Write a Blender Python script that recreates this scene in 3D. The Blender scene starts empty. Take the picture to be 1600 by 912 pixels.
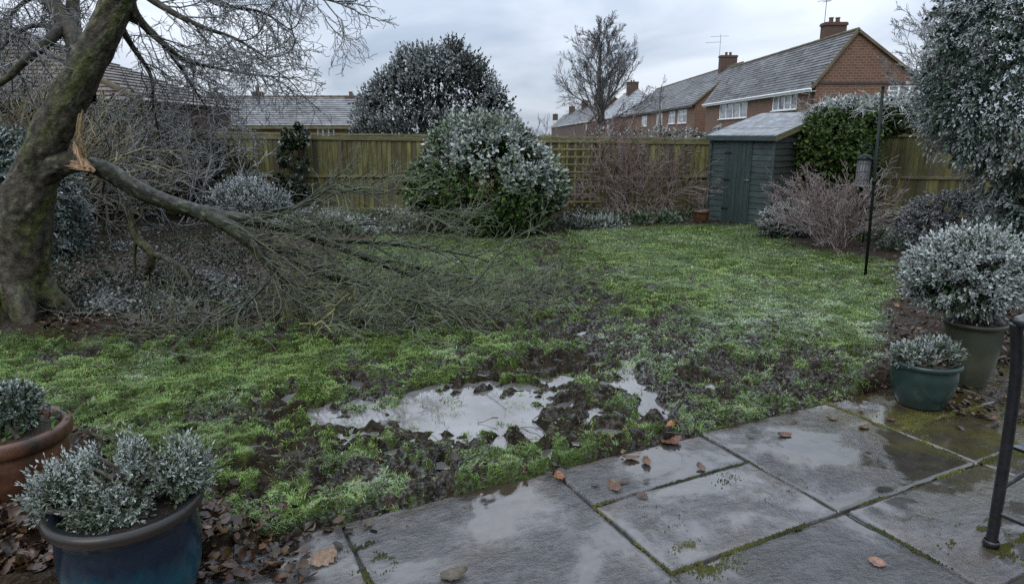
import bpy, bmesh, math, random
import numpy as np
from math import radians, sin, cos, pi, sqrt

rng = np.random.default_rng(11)
random.seed(11)
SC = bpy.context.scene
COL = SC.collection

# ------------------------------------------------------------------ camera
CAM_H = 1.7
PITCH = radians(13.0)
FPX = 1067.0                      # focal length in pixels of a 1600 px wide picture
cam_data = bpy.data.cameras.new('camera')
cam_data.sensor_width = 36.0
cam_data.lens = FPX / 1600.0 * 36.0
cam_data.clip_start = 0.05
cam_data.clip_end = 3000.0
cam = bpy.data.objects.new('camera', cam_data)
COL.objects.link(cam)
cam.location = (0, 0, CAM_H)
cam.rotation_euler = (pi / 2 - PITCH, 0, 0)
SC.camera = cam

# ------------------------------------------------------------------ world: overcast winter sky
SUN_EL, SUN_AZ = radians(48), radians(215)
world = bpy.data.worlds.new('World')
SC.world = world
world.use_nodes = True
wn, wl = world.node_tree.nodes, world.node_tree.links
wn.clear()
w_out = wn.new('ShaderNodeOutputWorld')
w_bg = wn.new('ShaderNodeBackground')
w_bg.inputs['Strength'].default_value = 0.1
w_sky = wn.new('ShaderNodeTexSky')
w_sky.sky_type = 'NISHITA'
w_sky.sun_disc = False
w_sky.sun_elevation = SUN_EL
w_sky.sun_rotation = SUN_AZ
w_tc = wn.new('ShaderNodeTexCoord')
w_sep = wn.new('ShaderNodeSeparateXYZ')
wl.new(w_tc.outputs['Generated'], w_sep.inputs[0])
w_add = wn.new('ShaderNodeMath'); w_add.operation = 'ADD'; w_add.inputs[1].default_value = 0.22
w_abs = wn.new('ShaderNodeMath'); w_abs.operation = 'ABSOLUTE'
wl.new(w_sep.outputs['Z'], w_abs.inputs[0]); wl.new(w_abs.outputs[0], w_add.inputs[0])
w_div = wn.new('ShaderNodeVectorMath'); w_div.operation = 'DIVIDE'
w_cmb = wn.new('ShaderNodeCombineXYZ')
for i_ in range(3): wl.new(w_add.outputs[0], w_cmb.inputs[i_])
wl.new(w_tc.outputs['Generated'], w_div.inputs[0]); wl.new(w_cmb.outputs[0], w_div.inputs[1])
w_noise = wn.new('ShaderNodeTexNoise')
w_noise.inputs['Scale'].default_value = 1.05
w_noise.inputs['Detail'].default_value = 5.0
w_noise.inputs['Roughness'].default_value = 0.5
w_noise.inputs['Distortion'].default_value = 0.5
w_map = wn.new('ShaderNodeMapping')
w_map.inputs['Location'].default_value = (0.35, 0.3, 0.0)
w_map.inputs['Scale'].default_value = (1.0, 0.8, 1.0)
wl.new(w_div.outputs[0], w_map.inputs['Vector']); wl.new(w_map.outputs[0], w_noise.inputs['Vector'])
w_ramp = wn.new('ShaderNodeValToRGB')
w_ramp.color_ramp.elements[0].position = 0.35
w_ramp.color_ramp.elements[0].color = (3.7, 4.45, 5.6, 1)
w_ramp.color_ramp.elements[1].position = 0.62
w_ramp.color_ramp.elements[1].color = (7.2, 7.8, 8.8, 1)
wl.new(w_noise.outputs['Fac'], w_ramp.inputs['Fac'])
# overcast luminance law: brighter towards the zenith
w_lum = wn.new('ShaderNodeMapRange')
w_lum.inputs['From Min'].default_value = 0.0; w_lum.inputs['From Max'].default_value = 1.0
w_lum.inputs['To Min'].default_value = 0.76; w_lum.inputs['To Max'].default_value = 2.9
wl.new(w_sep.outputs['Z'], w_lum.inputs['Value'])
w_mul = wn.new('ShaderNodeVectorMath'); w_mul.operation = 'SCALE'
wl.new(w_ramp.outputs['Color'], w_mul.inputs[0]); wl.new(w_lum.outputs[0], w_mul.inputs['Scale'])
w_mix = wn.new('ShaderNodeMix'); w_mix.data_type = 'RGBA'
w_mix.inputs[0].default_value = 0.92
wl.new(w_sky.outputs[0], w_mix.inputs[6]); wl.new(w_mul.outputs[0], w_mix.inputs[7])
wl.new(w_mix.outputs[2], w_bg.inputs['Color'])
wl.new(w_bg.outputs[0], w_out.inputs['Surface'])

# ------------------------------------------------------------------ sun behind the cloud
sun_data = bpy.data.lights.new('sun', 'SUN')
sun_data.energy = 1.5
sun_data.angle = radians(40)
sun_data.color = (1.0, 0.96, 0.9)
sun = bpy.data.objects.new('sun', sun_data)
COL.objects.link(sun)
sun.rotation_euler = (pi / 2 - SUN_EL, 0, pi - SUN_AZ)
SC.view_settings.view_transform = 'Standard'
SC.view_settings.look = 'None'
SC.view_settings.exposure = 0.34
SC.view_settings.gamma = 1.0
SC.cycles.use_denoising = False
SC.cycles.max_bounces = 5
SC.cycles.transparent_max_bounces = 4

# ------------------------------------------------------------------ survey helpers: a bearing in the photograph to a place in the garden
def ray(px, py):
    u, v = (px - 800) / FPX, (456 - py) / FPX
    return np.array([u, cos(PITCH) + v * sin(PITCH), -sin(PITCH) + v * cos(PITCH)])
def G(px, py, z=0.0):
    d = ray(px, py); t = (CAM_H - z) / -d[2]
    return np.array([d[0] * t, d[1] * t, z])
def P(px, py, Y):
    d = ray(px, py); t = Y / d[1]
    return np.array([d[0] * t, Y, CAM_H + d[2] * t])
def nrm(a):
    a = np.asarray(a, float)
    return a / np.maximum(np.linalg.norm(a, axis=-1, keepdims=True), 1e-9)

# ------------------------------------------------------------------ numpy noise
_T = np.random.default_rng(3).random((256, 256))
def vn(x, y):
    xi, yi = np.floor(x).astype(int), np.floor(y).astype(int)
    fx, fy = x - xi, y - yi
    fx, fy = fx * fx * (3 - 2 * fx), fy * fy * (3 - 2 * fy)
    a = _T[xi & 255, yi & 255]; b = _T[(xi + 1) & 255, yi & 255]
    c = _T[xi & 255, (yi + 1) & 255]; d = _T[(xi + 1) & 255, (yi + 1) & 255]
    return (a * (1 - fx) + b * fx) * (1 - fy) + (c * (1 - fx) + d * fx) * fy
def fbm(x, y, o=4, s=0.0):
    r, a, t = 0, 0.5, 0
    for i in range(o):
        r = r + a * vn(x * 2 ** i + 17.3 * i + s, y * 2 ** i - 9.1 * i + s * 1.7); t += a; a *= 0.5
    return r / t
def sstep(a, b, x):
    t = np.clip((x - a) / (b - a), 0, 1); return t * t * (3 - 2 * t)
def lerp(a, b, t): return a + (b - a) * t

# ------------------------------------------------------------------ object helpers
def setp(o, label=None, cat=None, group=None, kind=None):
    if label: o['label'] = label
    if cat: o['category'] = cat
    if group: o['group'] = group
    if kind: o['kind'] = kind
    return o
def thing(name, label, cat, loc=(0, 0, 0), group=None, rz=0.0):
    o = bpy.data.objects.new(name, None); COL.objects.link(o)
    o.location = tuple(float(c) for c in loc); o.rotation_euler = (0, 0, rz)
    o.empty_display_size = 0.2
    return setp(o, label, cat, group)
def link(name, me, parent=None, loc=None, rz=None):
    o = bpy.data.objects.new(name, me); COL.objects.link(o)
    if parent is not None: o.parent = parent
    if loc is not None: o.location = tuple(float(c) for c in loc)
    if rz is not None: o.rotation_euler = (0, 0, rz)
    return o
def mesh_np(name, V, faces, mat, col=None, smooth=False):
    """V (n,3); faces: list of int arrays (m,3) or (m,4)"""
    me = bpy.data.meshes.new(name)
    V = np.asarray(V, np.float32)
    me.vertices.add(len(V)); me.vertices.foreach_set('co', V.ravel())
    faces = [np.asarray(f, np.int32) for f in faces if len(f)]
    nl = sum(f.size for f in faces); npoly = sum(len(f) for f in faces)
    me.loops.add(nl); me.polygons.add(npoly)
    me.loops.foreach_set('vertex_index', np.concatenate([f.ravel() for f in faces]))
    st, off = [], 0
    for f in faces:
        st.append(off + np.arange(len(f)) * f.shape[1]); off += f.size
    me.polygons.foreach_set('loop_start', np.concatenate(st).astype(np.int32))
    if smooth: me.polygons.foreach_set('use_smooth', np.ones(npoly, bool))
    if col is not None:
        ca = me.color_attributes.new('Col', 'FLOAT_COLOR', 'POINT')
        c4 = np.ones((len(V), 4), np.float32); c4[:, :3] = np.clip(col, 0, 1)
        ca.data.foreach_set('color', c4.ravel())
    me.update(calc_edges=True)
    if mat is not None: me.materials.append(mat)
    return me
def base_of(parent):
    return np.array(parent.location) if parent is not None else np.zeros(3)

class MB:
    """collects solids, then becomes ONE mesh"""
    def __init__(self): self.v, self.f, self.c = [], [], []
    def add(self, vs, fs, col=None):
        n = len(self.v)
        self.v += [tuple(map(float, p)) for p in vs]
        self.c += [col or (1, 1, 1)] * len(vs)
        self.f += [tuple(i + n for i in q) for q in fs]
        return self
    def obox(self, c, ax, ay, az, bev=0.0):
        """oriented box: centre and three half vectors"""
        c, ax, ay, az = map(lambda q: np.asarray(q, float), (c, ax, ay, az))
        vs = [c + sx * ax + sy * ay + sz * az for sz in (-1, 1) for sy in (-1, 1) for sx in (-1, 1)]
        fs = [(0, 2, 3, 1), (4, 5, 7, 6), (0, 1, 5, 4), (2, 6, 7, 3), (0, 4, 6, 2), (1, 3, 7, 5)]
        return self.add(vs, fs)
    def box(self, x0, x1, y0, y1, z0, z1):
        return self.obox(((x0 + x1) / 2, (y0 + y1) / 2, (z0 + z1) / 2), ((x1 - x0) / 2, 0, 0), (0, (y1 - y0) / 2, 0), (0, 0, (z1 - z0) / 2))
    def bar(self, a, b, w, h, up=(0, 0, 1)):
        a, b = np.asarray(a, float), np.asarray(b, float)
        d = nrm(b - a); s = np.cross(d, up)
        if np.linalg.norm(s) < 1e-3: s = np.cross(d, (1, 0, 0))
        s = nrm(s); u = np.cross(s, d)
        return self.obox((a + b) / 2, (b - a) / 2, s * w / 2, u * h / 2)
    def tube(self, pts, rads, k=8, cap=True):
        pts = np.asarray(pts, float); n = len(pts)
        T = nrm(np.gradient(pts, axis=0)); m = nrm(T.mean(0))
        ref = np.array([0, 0, 1.0]) if abs(m[2]) < 0.8 else np.array([1.0, 0, 0])
        N = nrm(np.cross(T, ref)); B = np.cross(T, N)
        if np.isscalar(rads): rads = [rads] * n
        vs, fs = [], []
        for i in range(n):
            for j in range(k):
                a = 2 * pi * j / k
                vs.append(pts[i] + rads[i] * (cos(a) * N[i] + sin(a) * B[i]))
        for i in range(n - 1):
            for j in range(k):
                fs.append((i * k + j, i * k + (j + 1) % k, (i + 1) * k + (j + 1) % k, (i + 1) * k + j))
        if cap:
            fs.append(tuple(range(k))[::-1]); fs.append(tuple((n - 1) * k + j for j in range(k)))
        return self.add(vs, fs)
    def lathe(self, prof, c=(0, 0, 0), k=48, cap=False):
        vs, fs = [], []
        for r, z in prof:
            for j in range(k):
                a = 2 * pi * j / k
                vs.append((c[0] + r * cos(a), c[1] + r * sin(a), c[2] + z))
        for i in range(len(prof) - 1):
            for j in range(k):
                fs.append((i * k + j, i * k + (j + 1) % k, (i + 1) * k + (j + 1) % k, (i + 1) * k + j))
        if cap: fs.append(tuple((len(prof) - 1) * k + j for j in range(k)))
        return self.add(vs, fs)
    def quad(self, a, b, c, d): return self.add([a, b, c, d], [(0, 1, 2, 3)])
    def poly(self, pts): return self.add(pts, [tuple(range(len(pts)))])
    def mesh(self, name, mat, smooth=False, off=(0, 0, 0), col=False):
        me = bpy.data.meshes.new(name)
        o = np.asarray(off, float)
        me.from_pydata([tuple(np.asarray(p) - o) for p in self.v], [], self.f)
        if smooth:
            for p in me.polygons: p.use_smooth = True
        if col:
            ca = me.color_attributes.new('Col', 'FLOAT_COLOR', 'POINT')
            ca.data.foreach_set('color', np.array([(*q, 1) for q in self.c], np.float32).ravel())
        me.materials.append(mat); me.update()
        return me
    def build(self, name, mat, parent=None, smooth=False, col=False):
        return link(name, self.mesh(name, mat, smooth, base_of(parent), col), parent)

# ------------------------------------------------------------------ materials
def _mat(name):
    m = bpy.data.materials.new(name); m.use_nodes = True
    n, l = m.node_tree.nodes, m.node_tree.links
    b = n['Principled BSDF']
    return m, n, l, b
def _noise(n, l, vec, scale, detail=4, rough=0.55, dist=0.0):
    t = n.new('ShaderNodeTexNoise')
    t.inputs['Scale'].default_value = scale; t.inputs['Detail'].default_value = detail
    t.inputs['Roughness'].default_value = rough; t.inputs['Distortion'].default_value = dist
    if vec is not None: l.new(vec, t.inputs['Vector'])
    return t.outputs['Fac']
def _ramp(n, l, fac, stops):
    r = n.new('ShaderNodeValToRGB'); e = r.color_ramp.elements
    while len(e) < len(stops): e.new(0.5)
    for q, (p, c) in zip(e, stops):
        q.position = p; q.color = (*c, 1) if len(c) == 3 else c
    l.new(fac, r.inputs['Fac']); return r.outputs['Color']
def _mix(n, l, fac, a, b, mode='MIX'):
    x = n.new('ShaderNodeMix'); x.data_type = 'RGBA'; x.blend_type = mode
    for s, q in ((0, fac), (6, a), (7, b)):
        if isinstance(q, (int, float)): x.inputs[s].default_value = q
        elif isinstance(q, tuple): x.inputs[s].default_value = (*q, 1)
        else: l.new(q, x.inputs[s])
    return x.outputs[2]
def _pos(n, l, scale=(1, 1, 1)):
    g = n.new('ShaderNodeNewGeometry'); mp = n.new('ShaderNodeMapping')
    mp.inputs['Scale'].default_value = scale
    l.new(g.outputs['Position'], mp.inputs['Vector']); return mp.outputs[0]
def _bump(n, l, b, h, strength, dist=0.01, prev=None):
    u = n.new('ShaderNodeBump'); u.inputs['Strength'].default_value = strength; u.inputs['Distance'].default_value = dist
    l.new(h, u.inputs['Height'])
    if prev is not None: l.new(prev, u.inputs['Normal'])
    l.new(u.outputs[0], b.inputs['Normal']); return u.outputs[0]
def _math(n, l, op, a, b=None, clamp=False):
    m = n.new('ShaderNodeMath'); m.operation = op; m.use_clamp = clamp
    for i, q in enumerate((a, b)):
        if q is None: continue
        if isinstance(q, (int, float)): m.inputs[i].default_value = q
        else: l.new(q, m.inputs[i])
    return m.outputs[0]

def mat_two(name, c1, c2, scale=8, rough=0.7, bump=0.3, bscale=None, stretch=(1, 1, 1), rand=0.0, spec=0.4, c3=None, top_frost=0.0, dist=0.01, odd=None):
    m, n, l, b = _mat(name)
    v = _pos(n, l, stretch)
    f = _noise(n, l, v, scale, 6, 0.62)
    stops = [(0.32, c1), (0.68, c2)] if c3 is None else [(0.3, c1), (0.52, c2), (0.72, c3)]
    c = _ramp(n, l, f, stops)
    if rand:
        oi = n.new('ShaderNodeObjectInfo')
        k = _math(n, l, 'MULTIPLY_ADD', oi.outputs['Random'], rand)
        n[-1].inputs[2].default_value = 1 - rand * 0.5
        vm = n.new('ShaderNodeVectorMath'); vm.operation = 'SCALE'
        l.new(c, vm.inputs[0]); l.new(k, vm.inputs['Scale']); c = vm.outputs[0]
    if odd is not None:      # single boards that weathered another way
        oi2 = n.new('ShaderNodeObjectInfo'); wn_ = n.new('ShaderNodeTexWhiteNoise'); wn_.noise_dimensions = '1D'; l.new(oi2.outputs['Random'], wn_.inputs['W'])
        c = _mix(n, l, _ramp(n, l, wn_.outputs['Value'], [(0.45, (0, 0, 0)), (0.95, (0.85,) * 3)]), c, odd)
    if top_frost:
        g = n.new('ShaderNodeNewGeometry'); s = n.new('ShaderNodeSeparateXYZ'); l.new(g.outputs['True Normal'], s.inputs[0])
        f2 = _noise(n, l, _pos(n, l), 30, 4)
        q = _math(n, l, 'MULTIPLY', _math(n, l, 'SUBTRACT', s.outputs['Z'], 0.3, True), _math(n, l, 'MULTIPLY', f2, top_frost), True)
        c = _mix(n, l, q, c, (0.55, 0.6, 0.64))
    l.new(c, b.inputs['Base Color'])
    b.inputs['Roughness'].default_value = rough
    b.inputs['Specular IOR Level'].default_value = spec
    if bump:
        h = _noise(n, l, v, bscale or scale * 3, 6, 0.65)
        _bump(n, l, b, h, bump, dist)
    return m
def mat_col(name, rough=0.55, spec=0.35, vary=0.35, vscale=30, bump=0.0, transl=0.0, coat=0.0):
    """colour comes from the mesh's own colour attribute (leaf colour, rime, bark)"""
    m, n, l, b = _mat(name)
    a = n.new('ShaderNodeVertexColor'); a.layer_name = 'Col'
    v = _pos(n, l)
    f = _noise(n, l, v, vscale, 3)
    k = n.new('ShaderNodeMapRange')
    k.inputs['From Min'].default_value = 0.3; k.inputs['From Max'].default_value = 0.7
    k.inputs['To Min'].default_value = 1 - vary; k.inputs['To Max'].default_value = 1 + vary
    l.new(f, k.inputs['Value'])
    vm = n.new('ShaderNodeVectorMath'); vm.operation = 'SCALE'
    l.new(a.outputs['Color'], vm.inputs[0]); l.new(k.outputs[0], vm.inputs['Scale'])
    l.new(vm.outputs[0], b.inputs['Base Color'])
    b.inputs['Roughness'].default_value = rough; b.inputs['Specular IOR Level'].default_value = spec
    b.inputs['Coat Weight'].default_value = coat
    if bump:
        _bump(n, l, b, _noise(n, l, v, vscale * 2.5, 5, 0.65), bump, 0.02)
    return m

def mat_brick(name, c1, c2, mortar):
    m, n, l, b = _mat(name)
    g = n.new('ShaderNodeNewGeometry'); s = n.new('ShaderNodeSeparateXYZ'); l.new(g.outputs['Position'], s.inputs[0])
    cx = n.new('ShaderNodeCombineXYZ')
    l.new(_math(n, l, 'ADD', s.outputs['X'], s.outputs['Y']), cx.inputs[0]); l.new(s.outputs['Z'], cx.inputs[1])
    t = n.new('ShaderNodeTexBrick')
    t.inputs['Scale'].default_value = 1.0
    t.inputs['Brick Width'].default_value = 0.34; t.inputs['Row Height'].default_value = 0.15
    t.inputs['Mortar Size'].default_value = 0.02
    t.inputs['Color1'].default_value = (*c1, 1); t.inputs['Color2'].default_value = (*c2, 1); t.inputs['Mortar'].default_value = (*mortar, 1)
    l.new(cx.outputs[0], t.inputs['Vector'])
    f = _noise(n, l, cx.outputs[0], 1.3, 5)
    f2 = _noise(n, l, cx.outputs[0], 9, 3)
    c = _mix(n, l, _math(n, l, 'MULTIPLY', f, 0.5), t.outputs['Color'], (0.1, 0.055, 0.035))
    c = _mix(n, l, _math(n, l, 'MULTIPLY', f2, 0.5), c, (0.3, 0.2, 0.12), 'OVERLAY')
    l.new(c, b.inputs['Base Color']); b.inputs['Roughness'].default_value = 0.85
    _bump(n, l, b, t.outputs['Fac'], -0.4, 0.01)
    return m

def mat_ground():
    """R = grass, G = mud, B = rime, from the surveyed cover of the plot"""
    m, n, l, b = _mat('wet_ground')
    a = n.new('ShaderNodeVertexColor'); a.layer_name = 'Col'
    s = n.new('ShaderNodeSeparateColor'); l.new(a.outputs['Color'], s.inputs[0])
    v = _pos(n, l)
    f = _noise(n, l, v, 14, 8, 0.65)
    f2 = _noise(n, l, v, 55, 5, 0.65)
    mud = _ramp(n, l, f, [(0.3, (0.006, 0.0042, 0.003)), (0.5, (0.016, 0.011, 0.0075)), (0.72, (0.04, 0.027, 0.017))])
    soil = _ramp(n, l, f2, [(0.3, (0.008, 0.006, 0.0045)), (0.52, (0.026, 0.017, 0.011)), (0.75, (0.065, 0.04, 0.024))])
    turf = _ramp(n, l, f2, [(0.3, (0.018, 0.024, 0.008)), (0.55, (0.045, 0.07, 0.016)), (0.75, (0.085, 0.12, 0.03))])
    c = _mix(n, l, s.outputs['Green'], soil, mud)
    gm = _math(n, l, 'ADD', s.outputs['Red'], _math(n, l, 'MULTIPLY', _math(n, l, 'SUBTRACT', f2, 0.5), 0.9), True)
    c = _mix(n, l, gm, c, turf)
    fr = _noise(n, l, v, 38, 6, 0.7)
    fq = _math(n, l, 'MULTIPLY', s.outputs['Blue'], _ramp(n, l, fr, [(0.48, (0, 0, 0)), (0.68, (1, 1, 1))]), True)
    c = _mix(n, l, _math(n, l, 'MULTIPLY', fq, 0.6), c, (0.42, 0.46, 0.48))
    l.new(c, b.inputs['Base Color'])
    wet = _noise(n, l, v, 5, 4)
    rr = _ramp(n, l, wet, [(0.38, (0.2,) * 3), (0.62, (0.5,) * 3)])
    r = _mix(n, l, s.outputs['Green'], (0.75, 0.75, 0.75), rr)
    r = _mix(n, l, gm, r, (0.7, 0.7, 0.7))
    l.new(r, b.inputs['Roughness'])
    slick = _ramp(n, l, _noise(n, l, v, 9, 5, 0.6), [(0.54, (0, 0, 0)), (0.63, (1, 1, 1))])
    sp_ = _math(n, l, 'MULTIPLY_ADD', _math(n, l, 'MULTIPLY', s.outputs['Green'], slick), 0.3)
    n[-1].inputs[2].default_value = 0.05
    rw = _mix(n, l, slick, (0.6, 0.6, 0.6), (0.16, 0.16, 0.16))
    r = _mix(n, l, s.outputs['Green'], (0.75, 0.75, 0.75), rw)
    r = _mix(n, l, gm, r, (0.7, 0.7, 0.7))
    l.new(r, b.inputs['Roughness'])
    l.new(sp_, b.inputs['Specular IOR Level'])
    h = _mix(n, l, 0.5, f2, f)
    _bump(n, l, b, h, 0.9, 0.05)
    return m

def mat_water():
    m, n, l, b = _mat('puddle_water')
    v = _pos(n, l)
    f = _noise(n, l, v, 3.5, 4)
    f2 = _noise(n, l, v, 16, 5, 0.6)
    c = _ramp(n, l, f, [(0.35, (0.05, 0.045, 0.04)), (0.65, (0.12, 0.12, 0.125))])
    l.new(c, b.inputs['Base Color'])
    b.inputs['Roughness'].default_value = 0.03
    b.inputs['IOR'].default_value = 1.55
    b.inputs['Specular IOR Level'].default_value = 1.0
    _bump(n, l, b, f2, 0.02, 0.01)
    return m

def mat_slab():
    m, n, l, b = _mat('wet_flagstone')
    oi = n.new('ShaderNodeObjectInfo')
    g = n.new('ShaderNodeNewGeometry')
    rot = n.new('ShaderNodeMapping'); rot.inputs['Rotation'].default_value = (0, 0, radians(-26.7)); rot.inputs['Scale'].default_value = (1, 1, 1)
    l.new(g.outputs['Position'], rot.inputs['Vector'])
    st = n.new('ShaderNodeMapping'); st.inputs['Scale'].default_value = (0.85, 1.3, 1.0)
    l.new(rot.outputs[0], st.inputs['Vector'])
    off = n.new('ShaderNodeVectorMath'); off.operation = 'ADD'
    sc = n.new('ShaderNodeVectorMath'); sc.operation = 'SCALE'; sc.inputs[0].default_value = (13, 7, 5)
    l.new(oi.outputs['Random'], sc.inputs['Scale']); l.new(st.outputs[0], off.inputs[0]); l.new(sc.outputs[0], off.inputs[1])
    v = off.outputs[0]
    big = _noise(n, l, v, 2.2, 5, 0.6, 0.6)
    mid = _noise(n, l, v, 15, 9, 0.68, 0.2)
    fine = _noise(n, l, v, 90, 4, 0.6)
    c = _ramp(n, l, big, [(0.3, (0.035, 0.036, 0.04)), (0.5, (0.055, 0.053, 0.054)), (0.6, (0.066, 0.056, 0.047)), (0.72, (0.085, 0.062, 0.04))])
    c = _mix(n, l, 0.45, c, _ramp(n, l, mid, [(0.34, (0.012, 0.012, 0.013)), (0.66, (0.1, 0.096, 0.09))]))
    sp = _ramp(n, l, fine, [(0.66, (0, 0, 0)), (0.72, (1, 1, 1))])
    c = _mix(n, l, _math(n, l, 'MULTIPLY', sp, 0.25), c, (0.25, 0.25, 0.25))
    k = _math(n, l, 'MULTIPLY_ADD', oi.outputs['Random'], 0.45); n[-1].inputs[2].default_value = 0.5
    vm = n.new('ShaderNodeVectorMath'); vm.operation = 'SCALE'; l.new(c, vm.inputs[0]); l.new(k, vm.inputs['Scale'])
    c = vm.outputs[0]
    # algae; the eastern brown tint also paints in the dark tree's reflection
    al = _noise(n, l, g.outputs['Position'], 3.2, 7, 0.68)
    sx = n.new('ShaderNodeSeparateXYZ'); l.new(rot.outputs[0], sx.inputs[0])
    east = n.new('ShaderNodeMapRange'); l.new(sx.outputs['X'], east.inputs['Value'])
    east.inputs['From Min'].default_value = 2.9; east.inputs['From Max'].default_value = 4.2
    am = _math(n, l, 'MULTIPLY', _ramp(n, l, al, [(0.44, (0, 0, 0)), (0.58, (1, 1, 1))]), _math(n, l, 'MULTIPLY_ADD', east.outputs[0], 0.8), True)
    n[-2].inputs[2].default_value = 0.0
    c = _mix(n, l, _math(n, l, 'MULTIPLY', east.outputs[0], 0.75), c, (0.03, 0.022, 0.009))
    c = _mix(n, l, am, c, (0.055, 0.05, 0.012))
    l.new(c, b.inputs['Base Color'])
    dirt = n.new('ShaderNodeMapRange'); l.new(sx.outputs['Y'], dirt.inputs['Value'])
    dirt.inputs['From Min'].default_value = 2.52; dirt.inputs['From Max'].default_value = 2.84
    dn = _noise(n, l, g.outputs['Position'], 7, 6, 0.65)
    dm = _ramp(n, l, _math(n, l, 'ADD', dirt.outputs[0], _math(n, l, 'MULTIPLY', _math(n, l, 'SUBTRACT', dn, 0.62), 1.9)), [(0.3, (0, 0, 0)), (0.55, (1, 1, 1))])
    c2 = _mix(n, l, _math(n, l, 'MULTIPLY', dm, 0.85), c, (0.03, 0.022, 0.014))
    l.new(c2, b.inputs['Base Color'])
    film0 = _noise(n, l, g.outputs['Position'], 1.9, 5, 0.6, 0.5)
    wetx = n.new('ShaderNodeMapRange'); l.new(sx.outputs['X'], wetx.inputs['Value'])
    wetx.inputs['From Min'].default_value = 1.6; wetx.inputs['From Max'].default_value = 3.4
    wetx.inputs['To Min'].default_value = 0.0; wetx.inputs['To Max'].default_value = 0.12
    film = _math(n, l, 'SUBTRACT', _math(n, l, 'ADD', film0, 0.02), wetx.outputs[0])
    r = _ramp(n, l, film, [(0.4, (0.03,) * 3), (0.52, (0.1,) * 3), (0.68, (0.19,) * 3)])
    l.new(r, b.inputs['Roughness'])
    b.inputs['Specular IOR Level'].default_value = 1.0
    hh = _mix(n, l, 0.14, mid, fine)
    dmp = _ramp(n, l, film, [(0.4, (0.05,) * 3), (0.55, (1,) * 3)])
    _bump(n, l, b, hh, 0.65, 0.045)
    bn = [q for q in n if q.bl_idname == 'ShaderNodeBump'][-1]; l.new(_math(n, l, 'MULTIPLY', dmp, 0.7), bn.inputs['Strength'])
    return m

def mat_glass():
    m, n, l, b = _mat('window_glass')
    c = _ramp(n, l, _noise(n, l, _pos(n, l, (0.4, 0.4, 1.2)), 1.6, 3), [(0.35, (0.03, 0.035, 0.04)), (0.65, (0.3, 0.31, 0.32))])
    l.new(c, b.inputs['Base Color']); b.inputs['Roughness'].default_value = 0.06
    return m

def mat_glaze(name, c1, c2, c3, z0, z1, rough=0.16):
    """glazed pot: runs of glaze in bands that change with height"""
    m, n, l, b = _mat(name)
    g = n.new('ShaderNodeNewGeometry'); s = n.new('ShaderNodeSeparateXYZ'); l.new(g.outputs['Position'], s.inputs[0])
    v = _pos(n, l, (1, 1, 0.45))
    f = _noise(n, l, v, 9, 6, 0.6, 0.4)
    mr = n.new('ShaderNodeMapRange'); l.new(s.outputs['Z'], mr.inputs['Value'])
    mr.inputs['From Min'].default_value = z0; mr.inputs['From Max'].default_value = z1
    h = _math(n, l, 'ADD', mr.outputs[0], _math(n, l, 'MULTIPLY', _math(n, l, 'SUBTRACT', f, 0.5), 0.5), True)
    c = _ramp(n, l, h, [(0.0, c1), (0.42, c2), (0.62, c1), (0.9, c3)])
    f2 = _noise(n, l, _pos(n, l), 55, 4)
    c = _mix(n, l, _math(n, l, 'MULTIPLY', f2, 0.35), c, (0.02, 0.03, 0.03))
    l.new(c, b.inputs['Base Color']); b.inputs['Roughness'].default_value = rough
    b.inputs['Specular IOR Level'].default_value = 0.28; b.inputs['Coat Weight'].default_value = 0.03; b.inputs['Coat Roughness'].default_value = 0.1
    _bump(n, l, b, f, 0.12, 0.01)
    return m

M = {}
M['ground'] = mat_ground()
M['water'] = mat_water()
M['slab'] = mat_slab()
M['grass'] = mat_col('grass_blade', 0.5, 0.2, 0.35, 6)
M['leaf'] = mat_col('rimed_leaf', 0.6, 0.2, 0.3, 12)
M['gloss_leaf'] = mat_col('glossy_leaf', 0.36, 0.3, 0.3, 9)
M['twig'] = mat_col('rimed_twig', 0.7, 0.25, 0.3, 25)
M['bark'] = mat_col('wet_bark', 0.5, 0.16, 0.75, 18, 1.0)
M['dead_leaf'] = mat_col('wet_dead_leaf', 0.35, 0.3, 0.4, 60)
M['clod'] = mat_col('wet_clod', 0.5, 0.2, 0.4, 40, 0.8)
M['moss'] = mat_col('moss', 0.8, 0.2, 0.35, 40)
M['board'] = mat_two('algae_fence_board', (0.03, 0.027, 0.012), (0.08, 0.074, 0.025), 5, 0.75, 0.45, 22, (3.5, 3.5, 0.45), 0.9, 0.3, (0.115, 0.12, 0.045), odd=(0.05, 0.042, 0.032))
M['rail'] = mat_two('weathered_rail', (0.05, 0.048, 0.02), (0.13, 0.125, 0.06), 6, 0.75, 0.4, 20, (0.6, 3, 3), 0.2, 0.3, top_frost=1.1)
M['lath'] = mat_two('trellis_lath', (0.08, 0.075, 0.035), (0.17, 0.16, 0.08), 8, 0.75, 0.3, 20, (2, 2, 1), 0.2, 0.2)
M['cap'] = mat_two('frosted_capping', (0.07, 0.065, 0.03), (0.16, 0.15, 0.08), 6, 0.75, 0.4, 20, (0.6, 3, 3), 0.2, 0.3, top_frost=1.6)
M['shed'] = mat_two('green_shed_paint', (0.014, 0.023, 0.023), (0.028, 0.042, 0.041), 6, 0.5, 0.35, 30, (0.7, 0.7, 4), 0.35, 0.4, (0.042, 0.058, 0.056))
M['shed_side'] = mat_two('bare_shed_side', (0.014, 0.017, 0.015), (0.034, 0.037, 0.031), 6, 0.6, 0.4, 30, (0.7, 0.7, 4), 0.4, 0.35)
M['shed_door'] = mat_two('green_door_paint', (0.015, 0.026, 0.026), (0.029, 0.043, 0.042), 5, 0.45, 0.3, 30, (4, 4, 0.6), 0.3, 0.4)
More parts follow.
